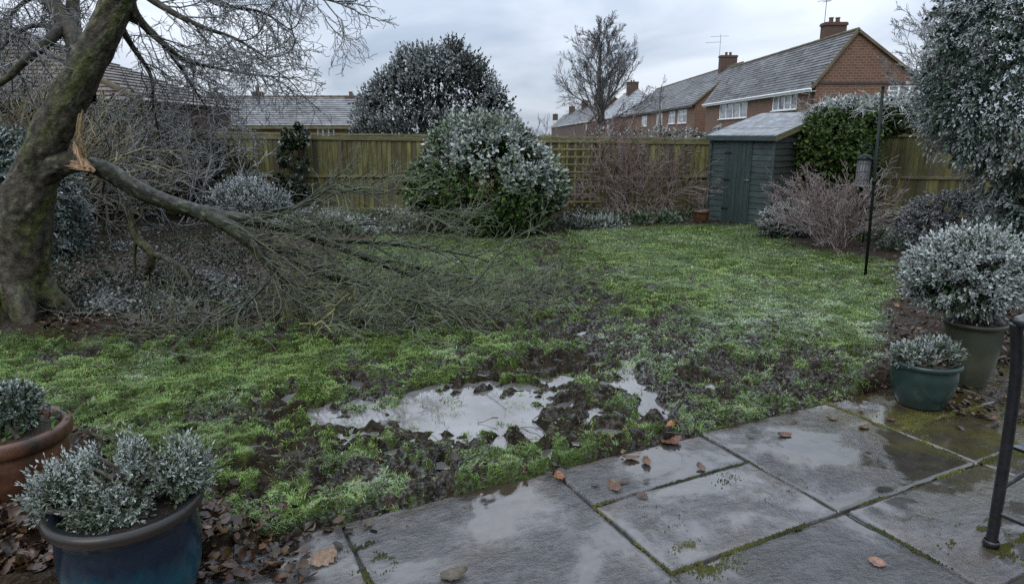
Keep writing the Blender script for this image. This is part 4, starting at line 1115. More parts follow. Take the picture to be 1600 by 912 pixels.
def bungalow():
    Y = 48.0; x0, x1 = P(180, 193, Y)[0], P(556, 193, Y)[0]; ez = P(400, 194, Y)[2]; Yr = Y + 4.2; rz_ = P(430, 152, Yr)[2]
    root = thing('brick_bungalow', 'low brick bungalow with frosted tiled roof behind the left of the fence', 'bungalow', (x0, Y, 0))
    wl_ = [(P(495, 200, Y)[0] - x0, P(522, 200, Y)[0] - x0, 0.7, ez - 0.15, 3), (P(440, 200, Y)[0] - x0, P(472, 200, Y)[0] - x0, 0.7, ez - 0.15, 3), (3, 4.6, 0.7, ez - 0.15, 3)]
    b = MB(); wall_holes(b, (x0, Y, 0), (1, 0, 0), 0, ez, x1 - x0, [h[:4] for h in wl_], (0, -1, 0))
    for x in (x0, x1): b.poly([(x, Y, 0), (x, Y, ez), (x, Yr, rz_), (x, Yr + 4.2, ez), (x, Yr + 4.2, 0)])
    b.quad((x0, Yr + 4.2, 0), (x1, Yr + 4.2, 0), (x1, Yr + 4.2, ez), (x0, Yr + 4.2, ez)); b.build('wall', M['brick'], root)
    for h in wl_: window(root, (x0, Y, 0), (1, 0, 0), (0, -1, 0), h[:4], h[4])
    r = MB(); o = 0.35; sl = (rz_ - ez) / 4.2
    roof_slope(r, (x0 - 0.2, Y - o, ez - o * sl + 0.03), (x1 + 0.2, Y - o, ez - o * sl + 0.03), (x0 - 0.2, Yr, rz_), (x1 + 0.2, Yr, rz_), 14, 46, (0.045, 0.042, 0.04), (0.33, 0.36, 0.39), 0.4, 2.0)
    roof_slope(r, (x0 - 0.2, Yr + 4.2 + o, ez - o * sl + 0.03), (x1 + 0.2, Yr + 4.2 + o, ez - o * sl + 0.03), (x0 - 0.2, Yr, rz_), (x1 + 0.2, Yr, rz_), 14, 10, (0.055, 0.05, 0.048), (0.36, 0.4, 0.43), 0.5, 2.0)
    roof = r.build('roof', M['tile'], root, False, True)
    q = MB()
    for i in range(30): q.tube([(lerp(x0 - 0.2, x1 + 0.2, i / 30), Yr, rz_ + 0.02), (lerp(x0 - 0.2, x1 + 0.2, (i + 1) / 30) + 0.02, Yr, rz_ + 0.035)], 0.1, 8)
    link('ridge_tile', q.mesh('ridge_tile', M['ridge'], True, base_of(root)), roof)
    g = MB(); g.box(x0 - 0.15, x1 + 0.15, Y - o - 0.02, Y - o + 0.02, ez - o * sl - 0.15, ez - o * sl + 0.01); g.build('fascia', M['rail'], root)
    for px, t in ((337, 140), (402, 139), (548, 146)): chimney(root, roof, P(px, t, Yr)[0], Yr, rz_ - 0.6, P(px, t, Yr)[2] - 0.2, 0.62, 0.55, 1)
bungalow()
def left_house():
    Y = 19.0; xr = P(215, 150, Y)[0]; ez = P(180, 158, Y)[2]; Yr = Y + 3.6; xh = P(-40, 20, Yr)[0]; rz_ = P(-40, 22, Yr)[2]; x0 = xh - 9
    root = thing('brick_house', 'low house with a brown hipped roof behind the leaning tree on the left', 'house', (xr, Y, 0))
    b = MB(); b.box(x0, xr - 0.3, Y + 0.3, Y + 6.9, 0, ez - 0.05); b.build('wall', M['brick_dark'], root)
    r = MB(); dk, fc = (0.06, 0.045, 0.036), (0.26, 0.28, 0.3)
    roof_slope(r, (x0, Y, ez), (xr, Y, ez), (x0, Yr, rz_), (xh, Yr, rz_), 22, 20, dk, fc, 0.15, 4)
    roof_slope(r, (xr, Y, ez), (xr, Y + 7.2, ez), (xh, Yr, rz_), (xh, Yr, rz_), 22, 8, dk, fc, 0.15, 4)
    roof_slope(r, (x0, Y + 7.2, ez), (xr, Y + 7.2, ez), (x0, Yr, rz_), (xh, Yr, rz_), 22, 8, dk, fc, 0.15, 4)
    r.build('roof', M['tile'], root, False, True)
    v = MB(); v.tube([(xr, Y, ez + 0.04), (xh, Yr, rz_ + 0.04)], 0.1, 8); v.tube([(xh, Yr, rz_ + 0.04), (x0, Yr, rz_ + 0.04)], 0.1, 8); v.build('ridge_tile', M['ridge'], root, True)
left_house()

# ================================================================== TREES AND SHRUBS
def scaled_twigs(levels, lo=0, hi=9):
    o = []
    for k, v in levels.items():
        if lo <= k <= hi: o += v
    return o

# ---- the leaning tree on the left
def leaning_tree():
    base = G(30, 497); Yt = base[1]
    root = thing('tree', 'thick leaning bare tree with mossy trunk and a torn stub where its bough broke', 'tree', (base[0], base[1], 0))
    px = lambda *a: [P(x, y, Yt + dy) for x, y, dy in a]
    main = smooth_path([base + np.array([-0.03, 0, -0.1])] + px((30, 440, 0), (38, 370, 0), (47, 310, 0), (64, 245, 0), (96, 180, 0.02), (138, 100, 0.05), (177, 15, 0.1), (208, -70, 0.15), (228, -170, 0.2)), 16)
    parts = [bark_tube(main, [0.29, 0.235, 0.215, 0.205, 0.178, 0.152, 0.138, 0.13, 0.12, 0.105], 60, 0.15, mamt=0.85)]
    for k in range(6):     # root flare
        a = k * 1.05 + 0.2; e = base + np.array([cos(a) * 0.52, sin(a) * 0.5, -0.03])
        s = base + np.array([cos(a) * 0.13, sin(a) * 0.13, 0.42])
        parts.append(bark_tube(smooth_path([s, (s + e) / 2 + np.array([cos(a) * 0.03, sin(a) * 0.03, -0.09]), e], 6), [0.13, 0.11, 0.045], 14, 0.15, mamt=0.9, seed=k))
    stub = smooth_path(px((50, 290, 0), (76, 264, -0.02), (104, 255, -0.03), (132, 252, -0.03)), 8)
    parts.append(bark_tube(stub, [0.15, 0.125, 0.105, 0.09], 26, 0.14, bark=(0.028, 0.024, 0.018), mamt=0.3, seed=4))
    limbs = [(px((128, 150, 0.1), (130, 100, 0.3), (116, 60, 0.5), (92, 20, 0.7), (66, -40, 0.9), (50, -120, 1.0)), [0.12, 0.095, 0.085, 0.075, 0.06, 0.04]),
             (px((122, 130, 0.1), (116, 70, 0.6), (114, 10, 0.9), (118, -90, 1.1)), [0.09, 0.07, 0.06, 0.05]),
             (px((100, 40, 0.6), (82, 58, 0.4), (62, 76, 0.3), (36, 98, 0.2), (12, 122, 0.2), (-30, 150, 0.2)), [0.06, 0.05, 0.043, 0.036, 0.03, 0.02]),
             (px((196, -10, 0.1), (215, 28, 0.2), (248, 62, 0.3), (285, 92, 0.4), (335, 106, 0.5), (390, 116, 0.6), (450, 122, 0.7)), [0.055, 0.04, 0.03, 0.022, 0.016, 0.011, 0.006]),
             (px((200, -30, 0.1), (250, 8, -0.1), (310, 40, -0.2), (370, 62, -0.2), (425, 96, -0.3)), [0.045, 0.03, 0.02, 0.013, 0.006]),
             (px((205, -50, 0.1), (280, -20, 0.5), (350, 8, 0.8), (410, 20, 1.0), (455, 48, 1.0)), [0.045, 0.03, 0.02, 0.013, 0.006]),
             (px((182, 30, 0.2), (205, 70, 0.9), (236, 120, 1.3), (240, 170, 1.6), (250, 215, 1.7)), [0.04, 0.028, 0.02, 0.013, 0.007]),
             (px((200, 25, 0.2), (240, 52, 0.7), (285, 110, 1.1), (310, 150, 1.3), (345, 200, 1.4)), [0.04, 0.026, 0.018, 0.012, 0.006]),
             (px((214, -70, 0.2), (330, -60, 0.4), (420, -45, 0.4), (490, -8, 0.4), (530, 6, 0.4)), [0.05, 0.035, 0.022, 0.012, 0.004]),
             (px((95, 20, 0.7), (60, -5, 1.0), (30, 10, 1.2), (5, 40, 1.3)), [0.04, 0.03, 0.02, 0.01]),
             (px((116, 60, 0.5), (70, 40, 1.1), (30, 50, 1.4), (-10, 90, 1.5)), [0.04, 0.028, 0.018, 0.008])]
    for i, (p, r) in enumerate(limbs): parts.append(bark_tube(smooth_path(p, 6), r, 10, 0.08, mamt=0.35, bark=(0.026, 0.022, 0.017), seed=i * 3.0))
    V, F, C = join(parts)
    link('trunk', mesh_np('trunk', V - base_of(root), [F], M['bark'], C, True), root)
    lv = {}
    for i, (p, r) in enumerate(limbs):
        sp = smooth_path(p, 6); n = 9 if i < 3 else 17
        for k in range(n):
            t = 0.16 + 0.84 * (k + random.random()) / n
            q, d = along(sp, t)
            if i < 2: t0, L = 0.0, random.uniform(0.5, 0.9)
            else: L = random.uniform(0.45, 1.0) * (1.1 - 0.35 * t)
            nd = _tilt(tuple(d), random.uniform(0.35, 0.95), random.uniform(0, 6.28))
            nd = _unit((nd[0] + 0.12, nd[1], nd[2] - 0.1)) if i >= 3 else nd
            grow(lv, tuple(q), nd, L, 0.0085, 0, 2, (7, 5), (9, 6, 5), 0.27, (0.03, 0, -0.02), (0.45, 1.15), 0.52, 0.62, 0.1, 0.0026)
    twigs('crown', scaled_twigs(lv), 3, (0.028, 0.024, 0.02), 0.55, root)['kind'] = 'stuff'
    # torn wood at the break: long fibres standing up the tear and a tongue along the stub
    b = MB(); Yf = Yt - 0.13
    for k in range(34):
        t = random.random(); s0 = P(lerp(124, 148, t) + random.uniform(-2, 2), lerp(258, 268, t) + random.uniform(-3, 3), Yf + random.uniform(-0.02, 0.06))
        e0 = P(lerp(115, 130, t) + random.uniform(-1, 1), lerp(222, 244, t) + random.uniform(-3, 3), Yf + random.uniform(0.0, 0.05)); m0 = (s0 + e0) / 2 + np.array([random.uniform(-0.006, 0.006), -0.01, random.uniform(-0.01, 0.01)])
        b.tube([s0, m0, e0], [random.uniform(0.008, 0.017), random.uniform(0.009, 0.014), 0.005], 5)
    for k in range(20):
        t = random.random(); s0 = P(138 + random.uniform(-4, 6), lerp(254, 266, t), Yf + random.uniform(-0.02, 0.03)); e0 = P(random.uniform(98, 116), lerp(252, 261, t) + random.uniform(-2, 2), Yf + random.uniform(-0.01, 0.03))
        b.tube([s0, (s0 + e0) / 2, e0], [random.uniform(0.009, 0.015), 0.011, 0.0015], 5)
    b.build('splinter', M['splinter'], root)
    strip = smooth_path([P(134, 246, Yt - 0.15), P(128, 226, Yt - 0.17), P(124, 204, Yt - 0.17), P(128, 172, Yt - 0.14)], 6)
    b = MB()
    for q in range(9):
        o = random.uniform(-0.03, 0.03); b.tube([p + np.array([o * (1 - 0.5 * i / len(strip)) + random.uniform(-0.003, 0.003), random.uniform(-0.005, 0.005), 0]) for i, p in enumerate(strip[:random.randint(10, len(strip))])], 0.009, 5)
    b.build('torn_strip', M['strip'], root)
    return root
leaning_tree()

# ---- its broken bough, fallen across the lawn
def fallen_bough():
    Yt = G(30, 497)[1]
    px = lambda *a: [P(x, y, Yt + dy) for x, y, dy in a]
    def gpx(x, y, z, ):
        return G(x, y, z)
    root = thing('broken_branch', 'long torn bough fallen from the leaning tree with its twigs spread over the grass', 'broken branch', (G(420, 430)[0], G(420, 430)[1], 0))
    main = px((138, 257, -0.04), (165, 266, -0.02), (200, 287, 0), (240, 308, 0.03), (290, 325, 0.08), (335, 336, 0.15), (390, 345, 0.25), (440, 355, 0.35), (500, 375, 0.45), (560, 398, 0.55), (625, 424, 0.7), (690, 446, 0.8), (760, 462, 0.9))
    L = [(main, [0.07, 0.085, 0.08, 0.075, 0.071, 0.066, 0.052, 0.047, 0.04, 0.032, 0.023, 0.014, 0.006]),
         (px((300, 328, 0.08), (340, 345, 0.05), (380, 372, 0.0), (405, 395, -0.02), (420, 418, -0.03)), [0.06, 0.058, 0.052, 0.045, 0.035]),
         (px((335, 338, 0.12), (390, 366, 0.1), (440, 395, 0.1), (500, 425, 0.05), (560, 452, 0.0), (620, 478, 0.0)), [0.05, 0.042, 0.034, 0.026, 0.018, 0.007]),
         (px((345, 337, 0.15), (400, 335, 0.4), (460, 322, 0.7), (520, 305, 1.0), (575, 292, 1.2), (640, 275, 1.4)), [0.022, 0.018, 0.014, 0.01, 0.007, 0.003]),
         (px((390, 346, 0.25), (450, 330, 0.2), (500, 300, 0.2), (530, 285, 0.2)), [0.017, 0.013, 0.009, 0.004]),
         (px((440, 355, 0.35), (510, 352, 0.7), (580, 350, 1.0), (650, 335, 1.3), (720, 325, 1.6)), [0.02, 0.016, 0.012, 0.008, 0.003]),
         (px((500, 375, 0.45), (570, 378, 0.8), (640, 385, 1.0), (710, 395, 1.2), (775, 410, 1.3)), [0.03, 0.024, 0.017, 0.011, 0.004]),
         (px((560, 398, 0.55), (620, 410, 0.7), (690, 428, 1.0), (770, 440, 1.1), (845, 458, 1.1)), [0.026, 0.02, 0.014, 0.009, 0.003]),
         (px((405, 395, 0.0), (440, 430, -0.1), (480, 455, -0.2), (500, 490, -0.35)), [0.03, 0.022, 0.016, 0.006]),
         (px((440, 395, 0.1), (430, 430, -0.1), (380, 470, -0.3), (340, 490, -0.4)), [0.022, 0.017, 0.012, 0.005]),
         (px((500, 425, 0.05), (560, 440, -0.1), (640, 470, -0.15), (700, 490, -0.2)), [0.024, 0.018, 0.012, 0.004])]
    parts = []
    for i, (p, r) in enumerate(L):
        sp = smooth_path(p, 6); sp[:, 2] = np.maximum(sp[:, 2], 0.03)
        parts.append(bark_tube(sp, r, 26 if i == 0 else 12, 0.07, bark=(0.012, 0.012, 0.009), moss=(0.032, 0.044, 0.014), mamt=0.7 if i else 0.4, fr=0.12 if i == 0 else 0.06, seed=i * 2.0))
    V, F, C = join(parts); link('bough', mesh_np('bough', V - base_of(root), [F], M['bark'], C, True), root)
    lv, ly = {}, {}
    for i, (p, r) in enumerate(L):
        sp = smooth_path(p, 6); sp[:, 2] = np.maximum(sp[:, 2], 0.03)
        n = 15 if i == 0 else (7 if i in (3, 4, 5) else 13)
        for k in range(n):
            t = (0.4 if i == 0 else 0.2) + (0.6 if i == 0 else 0.8) * (k + random.random()) / n
            q, d = along(sp, t)
            nd = _tilt(tuple(d), random.uniform(0.25, 0.8), random.uniform(0, 6.28)); nd = _unit((nd[0] + 0.25, nd[1] * 0.8, nd[2] * 0.75 + 0.02))
            grow(lv, tuple(q), nd, random.uniform(0.55, 1.2), 0.0095, 0, 2, (6, 4), (9, 6, 5), 0.2, (0.03, 0, -0.012), (0.45, 1.05), 0.5, 0.6, 0.12, 0.002, 0.03)
    for (x, y) in ((470, 470), (520, 440), (600, 455), (660, 470), (420, 470), (560, 490), (720, 470), (520, 500), (330, 470), (780, 470)):
        for k in range(8):
            q = G(x + random.uniform(-50, 50), y + random.uniform(-22, 18), random.uniform(0.03, 0.2))
            grow(lv, tuple(q), (1, random.uniform(-0.6, 0.5), random.uniform(-0.1, 0.35)), random.uniform(0.4, 0.8), 0.006, 0, 2, (5, 4), (8, 5, 4), 0.22, (0.02, 0, -0.03), (0.4, 1.0), 0.5, 0.62, 0.1, 0.0026, 0.025)
    for (x, y) in ((495, 475), (505, 500), (610, 440), (560, 480), (540, 470), (450, 440)):
        for k in range(2):
            q = G(x + random.uniform(-15, 15), y + random.uniform(-5, 5), random.uniform(0.06, 0.2))
            grow(ly, tuple(q), (random.uniform(-0.3, 0.6), -0.5, random.uniform(0.1, 0.7)), random.uniform(0.3, 0.5), 0.009, 0, 1, (5,), (6, 5), 0.22, (0, 0, -0.02), (0.4, 0.9), 0.5, 0.65, 0.1, 0.004, 0.025)
    twigs('twigs', scaled_twigs(lv, 0, 0), 4, (0.015, 0.015, 0.009), 0.1, root, moss=(0.042, 0.056, 0.018))['kind'] = 'stuff'
    twigs('fine_twigs', scaled_twigs(lv, 1), 3, (0.03, 0.03, 0.015), 0.18, root, moss=(0.11, 0.14, 0.035))['kind'] = 'stuff'
    twigs('lichen_twigs', scaled_twigs(ly), 4, (0.1, 0.1, 0.02), 0.15, root, moss=(0.24, 0.22, 0.03))['kind'] = 'stuff'
fallen_bough()

def snag():
    Y = G(230, 445)[1]
    b0 = G(228, 440); root = thing('broken_stick', 'short dark mossy stick standing propped under the torn bough', 'broken stick', b0)
    parts = []
    for i, (p, r) in enumerate((([P(196, 318, Y), P(205, 345, Y), P(214, 372, Y), P(236, 396, Y - 0.03), P(232, 420, Y), b0], [0.03, 0.036, 0.042, 0.05, 0.045, 0.05]),
                 ([P(236, 396, Y), P(262, 405, Y - 0.2), P(290, 425, Y - 0.4), P(300, 455, Y - 0.6)], [0.035, 0.028, 0.02, 0.01]),
                 ([P(214, 372, Y), P(210, 400, Y + 0.05), P(212, 432, Y + 0.05)], [0.024, 0.02, 0.016]), ([P(210, 350, Y), P(222, 335, Y), P(216, 312, Y)], [0.02, 0.015, 0.006]))):
        parts.append(bark_tube(smooth_path(p, 6), r, 10, 0.16, bark=(0.03, 0.024, 0.016), moss=(0.06, 0.07, 0.02), mamt=0.6, seed=i * 5.0))
    V, F, C = join(parts); link('stem', mesh_np('stem', V - base_of(root), [F], M['bark'], C, True), root)
snag()

# ---- a generic bare shrub: stems from one crown point
def bare_shrub(name, label, cat, base, nst, L, r, spread, bark, famt, lev=2, n=(7, 5), jit=0.14, trop=(0, 0, 0.05), k=3, ang=(0.35, 0.8), base_r=0.15, ratio=0.5, rmin=0.003, moss=None, part='stems', lean=(0, 0), segs=(7, 5, 4), group=None):
    root = thing(name, label, cat, base, group)
    lv = {}
    for i in range(nst):
        a = random.uniform(0, 6.28); t = spread * sqrt(random.random())
        p = (base[0] + base_r * cos(a) * random.random(), base[1] + base_r * sin(a) * random.random(), base[2] - 0.02)
        grow(lv, p, (cos(a) * sin(t) + lean[0], sin(a) * sin(t) + lean[1], cos(t)), L * random.uniform(0.65, 1.15), r * random.uniform(0.7, 1.2), 0, lev, n, segs, jit, trop, ang, ratio, 0.6, 0.25, rmin)
    o = twigs(part, scaled_twigs(lv), k, bark, famt, root, moss=moss); o['kind'] = 'stuff'
    return root

# tangle of frosted stems between the leaning tree and the fence
bare_shrub('bare_shrub', 'tall tangled bare shrub with frosted grey twigs in front of the left of the fence', 'shrub', G(270, 356) + np.array([0, 0, 0]), 11, 2.2, 0.02, 0.75, (0.026, 0.022, 0.017), 0.5, 2, (9, 6), 0.22, (0, 0, -0.02), rmin=0.0045, base_r=0.7)
bare_shrub('bare_shrub', 'spreading bare shrub with frosted twigs against the fence, nearest the ivy column', 'shrub', G(370, 350), 5, 1.9, 0.016, 0.8, (0.03, 0.026, 0.02), 0.75, 2, (8, 6), 0.24, (0.02, 0, -0.03), rmin=0.0045, base_r=0.5)
bare_shrub('bare_shrub', 'mossy yellow-brown stemmed shrub far left behind the leaning tree', 'shrub', G(60, 375), 26, 2.9, 0.03, 0.55, (0.1, 0.065, 0.022), 0.3, 2, (8, 6), 0.22, (0, 0, 0.0), rmin=0.006, moss=(0.13, 0.12, 0.03), base_r=0.7)
bare_shrub('bare_shrub', 'dark bare shrub with mossy stems right behind the torn stub', 'shrub', G(165, 365), 12, 2.6, 0.028, 0.6, (0.04, 0.034, 0.022), 0.35, 2, (9, 6), 0.24, (0, 0, -0.02), rmin=0.005, moss=(0.07, 0.07, 0.03), base_r=0.6)
bare_shrub('bare_climber', 'reddish-brown bare climber spilling over the trellis and top of the fence', 'climber', P(985, 338, 14.35) * np.array([1, 1, 0]), 46, 1.75, 0.012, 0.62, (0.09, 0.045, 0.033), 0.28, 2, (8, 6), 0.22, (0, 0, -0.005), rmin=0.004, base_r=0.75)
bare_shrub('bare_shrub', 'wispy brown brush showing above the fence between laurel and climber', 'shrub', (1.9, 16.2, 0), 44, 1.75, 0.012, 0.42, (0.1, 0.055, 0.04), 0.3, 2, (6, 6), 0.16, (0, 0, 0.0), rmin=0.0045, base_r=1.1)
bare_shrub('bare_shrub', 'rounded bush of fine reddish frosted twigs right of the shed', 'shrub', G(1300, 389), 48, 1.12, 0.008, 0.72, (0.115, 0.06, 0.048), 0.5, 2, (7, 5), 0.17, (0, 0, 0.02), rmin=0.0034, base_r=0.22)

# ---- leafy masses
# dark hedge along the left of the fence
def leafy(name, label, cat, base, blobs, n, slen, nl, lL, lW, green, ff, mat='leaf', stems=0, stem_col=(0.04, 0.03, 0.022), part='foliage', group=None, core=True, **kw):
    root = thing(name, label, cat, base, group)
    arr = bush_sprigs(blobs, n, slen, nl, lL, lW, green, ff, **kw)
    if core:      # larger, darker leaves deeper in, without rime
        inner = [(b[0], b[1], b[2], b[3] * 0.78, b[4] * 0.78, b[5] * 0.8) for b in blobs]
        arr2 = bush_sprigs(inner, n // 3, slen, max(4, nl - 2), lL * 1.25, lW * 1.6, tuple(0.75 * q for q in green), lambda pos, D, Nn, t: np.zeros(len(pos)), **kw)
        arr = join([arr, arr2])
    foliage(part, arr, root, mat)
    if stems:
        lv = {}
        for i in range(stems):
            b = random.choice(blobs); a = random.uniform(0, 6.28)
            tgt = np.array(b[:3]) + np.array([cos(a) * b[3] * 0.7, sin(a) * b[4] * 0.7, b[5] * random.uniform(0.0, 0.7)])
            s = np.array([base[0], base[1], base[2]]) + np.array([random.uniform(-0.1, 0.1), random.uniform(-0.1, 0.1), 0])
            L_ = np.linalg.norm(tgt - s); grow(lv, tuple(s), tuple((tgt - s) / L_), L_, 0.012 + 0.006 * L_, 0, 1, (5,), (6, 4), 0.08, (0, 0, 0.01), (0.3, 0.8), 0.35, 0.6, 0.35, 0.003)
        twigs('stem', scaled_twigs(lv), 5, stem_col, 0.1, root)
    return root
g0 = lambda px, py: G(px, py)
c = P(215, 275, 13.9)
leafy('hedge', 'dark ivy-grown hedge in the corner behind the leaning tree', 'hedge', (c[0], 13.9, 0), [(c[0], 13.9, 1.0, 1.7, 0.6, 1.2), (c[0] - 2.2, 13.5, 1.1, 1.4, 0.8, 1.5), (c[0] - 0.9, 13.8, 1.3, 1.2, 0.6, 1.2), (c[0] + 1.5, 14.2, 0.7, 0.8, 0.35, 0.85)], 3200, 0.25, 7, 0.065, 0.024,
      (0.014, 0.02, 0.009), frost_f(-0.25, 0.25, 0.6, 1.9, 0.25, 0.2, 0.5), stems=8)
c = P(15, 300, 9.3)
leafy('conifer_shrub', 'blue-white frosted conifer shrub behind the foot of the leaning trunk', 'shrub', (c[0], 9.3, 0), [(c[0], 9.3, 0.85, 0.85, 0.8, 0.95), (c[0] - 0.8, 9.2, 1.1, 0.8, 0.8, 1.0), (c[0] + 0.35, 9.5, 0.4, 0.45, 0.4, 0.42)], 3200, 0.26, 9, 0.06, 0.012,
      (0.04, 0.06, 0.045), frost_f(0.14, 0.5, 0.2, 1.6, 0.25, 0.35, 0.7), stems=8, droop=0.25)
c = P(456, 250, 14.55)
leafy('ivy', 'column of dark ivy climbing the fence left of its middle', 'ivy', (c[0], 14.6, 0), [(c[0], 14.6, 1.15, 0.3, 0.16, 0.5), (c[0] + 0.1, 14.6, 1.65, 0.24, 0.16, 0.22), (c[0] - 0.08, 14.6, 0.55, 0.34, 0.16, 0.5)], 700, 0.12, 6, 0.075, 0.036,
      (0.022, 0.036, 0.014), frost_f(-0.02, 0.35, 1.2, 1.9, 0.2, 0.2, 0.5), 'gloss_leaf', stems=4, gap=0.46, gs=5.0, jit=0.5)
c = P(385, 320, 12.6)
leafy('frosted_shrub', 'low white-frosted silvery shrub in front of the fence beneath the ivy column', 'shrub', (c[0], 12.6, 0), [(c[0], 12.6, 0.42, 0.6, 0.5, 0.48), (c[0] + 0.35, 12.6, 0.35, 0.45, 0.4, 0.42), (c[0] - 0.3, 12.6, 0.35, 0.4, 0.4, 0.4)], 1500, 0.22, 9, 0.05, 0.009,
      (0.07, 0.085, 0.07), frost_f(0.62, 0.4, 0, 0.8, 0.15, 0.3, 0.4), stems=5, up=0.8)
# big frosted dome behind the fence
YD = 26.0; m_ = YD / FPX
def D_(px, py): return P(px, py, YD)
blobs = []
for (px, py, rx, rz_) in ((643, 165, 34, 84), (710, 160, 36, 88), (620, 195, 48, 82), (735, 190, 46, 92), (600, 230, 50, 92), (764, 235, 42, 100), (680, 205, 62, 118), (676, 180, 40, 84), (680, 260, 122, 96)):
    q = D_(px, py); blobs.append((q[0], YD + random.uniform(-0.5, 0.5), q[2], rx * m_, rx * m_ * 0.9, rz_ * m_))
t_ = leafy('evergreen_tree', 'huge dark dome-shaped evergreen with rime rising behind the fence', 'tree', (D_(680, 300)[0], YD, 0), blobs, 12000, 0.55, 8, 0.12, 0.032, (0.016, 0.022, 0.016),
      frost_f(0.3, 0.5, 1.5, 5.0, 0.1, 0.4, 0.65, 1.3), part='crown', up=0.75, spread=0.75, jit=0.32, zmin=-0.2)
tr = MB(); tr.tube([(D_(680, 300)[0], YD, -0.1), (D_(680, 300)[0] + 0.1, YD, 1.6), (D_(690, 200)[0], YD, 3.2)], [0.35, 0.26, 0.12], 12); tr.build('trunk', M['bark'], t_, True)
# laurel in front of the fence
L0 = G(762, 362); yL = L0[1] - 0.2
m_ = yL / FPX; LP = lambda px, py: P(px, py, yL)
blobs = []
for (px, py, rx, rz_) in ((765, 282, 98, 76), (745, 240, 72, 56), (815, 295, 66, 64), (695, 295, 56, 54), (770, 318, 82, 46), (785, 235, 52, 44)):
    q = LP(px, py); blobs.append((q[0], yL + random.uniform(-0.15, 0.15), q[2], rx * m_, rx * m_ * 0.9, rz_ * m_))
def laurel_frost(pos, D, Nn, t):
    q = fbm(pos[:, 0] * 2.4 + 3, pos[:, 2] * 2.4, 3) - 0.5
    return -0.26 + 0.8 * sstep(0.55, 1.5, pos[:, 2] + 0.32 * (pos[:, 0] - L0[0])) + 0.35 * (np.abs(Nn[:, 2]) - 0.4) + 1.1 * q + rng.normal(0, 0.2, len(pos)) + 0.2 * (t - 0.5)
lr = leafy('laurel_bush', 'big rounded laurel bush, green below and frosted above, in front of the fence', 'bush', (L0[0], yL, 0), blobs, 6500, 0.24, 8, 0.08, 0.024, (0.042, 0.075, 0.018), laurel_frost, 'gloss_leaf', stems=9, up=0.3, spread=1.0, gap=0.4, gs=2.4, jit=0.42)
tops = []
for k in range(260):
    a = random.gauss(0, 0.55); q = LP(755 + a * 62, 198 + abs(a) * 22 + random.uniform(0, 25)); q[1] += random.uniform(-0.4, 0.4)
    lv_ = {}; grow(lv_, tuple(q), (random.gauss(0, 0.35), random.gauss(0, 0.3), 1), 0.22, 0.008, 0, 1, (4,), (4, 3), 0.2, (0, 0, 0.05), (0.4, 0.9), 0.5, 0.8, 0.3, 0.005); tops += scaled_twigs(lv_)
twigs('seed_heads', tops, 3, (0.13, 0.085, 0.045), 0.55, lr)['kind'] = 'stuff'
# ivy hedge between the shed and the right-hand fence
yI = 13.0; m_ = yI / FPX; IP = lambda px, py: P(px, py, yI)
blobs = []
for (px, py, rx, rz_) in ((1300, 232, 56, 52), (1330, 205, 56, 46), (1385, 185, 56, 30), (1430, 178, 44, 24), (1285, 270, 42, 50), (1345, 275, 40, 50), (1320, 310, 60, 50)):
    q = IP(px, py); blobs.append((q[0], yI + 0.2 + random.uniform(-0.1, 0.2) + (0.5 if px > 1360 else 0), q[2], rx * m_, rx * m_ * 0.75, rz_ * m_))
def ivy_frost(pos, D, Nn, t):
    q = fbm(pos[:, 0] * 2 + 8, pos[:, 2] * 2.5, 3) - 0.5
    return -0.3 + 1.25 * sstep(1.95, 2.3, pos[:, 2] + 0.25 * q) + 0.25 * (np.abs(Nn[:, 2]) - 0.5) + 0.9 * q + rng.normal(0, 0.13, len(pos))
leafy('ivy_hedge', 'bulging green ivy hedge with a white frosted top beside the shed', 'hedge', (IP(1320, 300)[0], yI, 0), blobs, 5200, 0.2, 8, 0.07, 0.026, (0.04, 0.068, 0.016), ivy_frost, 'gloss_leaf', stems=8, up=0.2, spread=1.0)
lv_ = {}
for k in range(90):
    px = random.uniform(1245, 1470); q = P(px, 168 - 0.02 * (px - 1245) + random.uniform(-4, 14), yI + random.uniform(-0.2, 0.6))
    grow(lv_, tuple(q), (random.gauss(0, 0.9), random.gauss(0, 0.5), random.uniform(-0.3, 0.7)), random.uniform(0.25, 0.5), 0.007, 0, 1, (5,), (5, 4), 0.3, (0, 0, -0.04), (0.4, 1.0), 0.5, 0.7, 0.1, 0.004)
rt = thing('bare_climber', 'white frosted bare stems trailing over the top of the ivy hedge', 'climber', (IP(1380, 170)[0], yI, IP(1380, 170)[2]))
twigs('stems', scaled_twigs(lv_), 3, (0.12, 0.1, 0.09), 1.1, rt)['kind'] = 'stuff'
# the big evergreen at the right edge
yE = 8.9; m_ = yE / FPX; EP = lambda px, py: P(px, py, yE)
blobs = []
for (px, py, rx, rz_) in ((1580, 60, 105, 95), (1570, 150, 112, 90), (1600, 240, 78, 66), (1622, 320, 76, 66), (1640, -60, 120, 110), (1530, 110, 68, 72), (1560, -30, 78, 90), (1690, 150, 120, 150), (1650, 380, 80, 70), (1478, 70, 34, 36), (1500, 160, 42, 34), (1515, 215, 34, 26), (1500, 10, 36, 30)):
    q = EP(px, py); blobs.append((q[0], yE + random.uniform(-0.2, 0.3), q[2], rx * m_, rx * m_ * 0.9, rz_ * m_))
et = leafy('evergreen_tree', 'tall grey-green evergreen filling the right edge with frosted drooping sprays', 'tree', (EP(1620, 380)[0], yE, 0), blobs, 9500, 0.32, 11, 0.054, 0.013, (0.042, 0.066, 0.046),
      frost_f(0.42, 0.3, 0.5, 3.5, 0.1, 0.4, 0.75, 1.4, 2.0), part='crown', gap=0.4, gs=2.6, up=-0.1, droop=0.35, spread=0.7, jit=0.35)
bx = EP(1620, 380)[0]
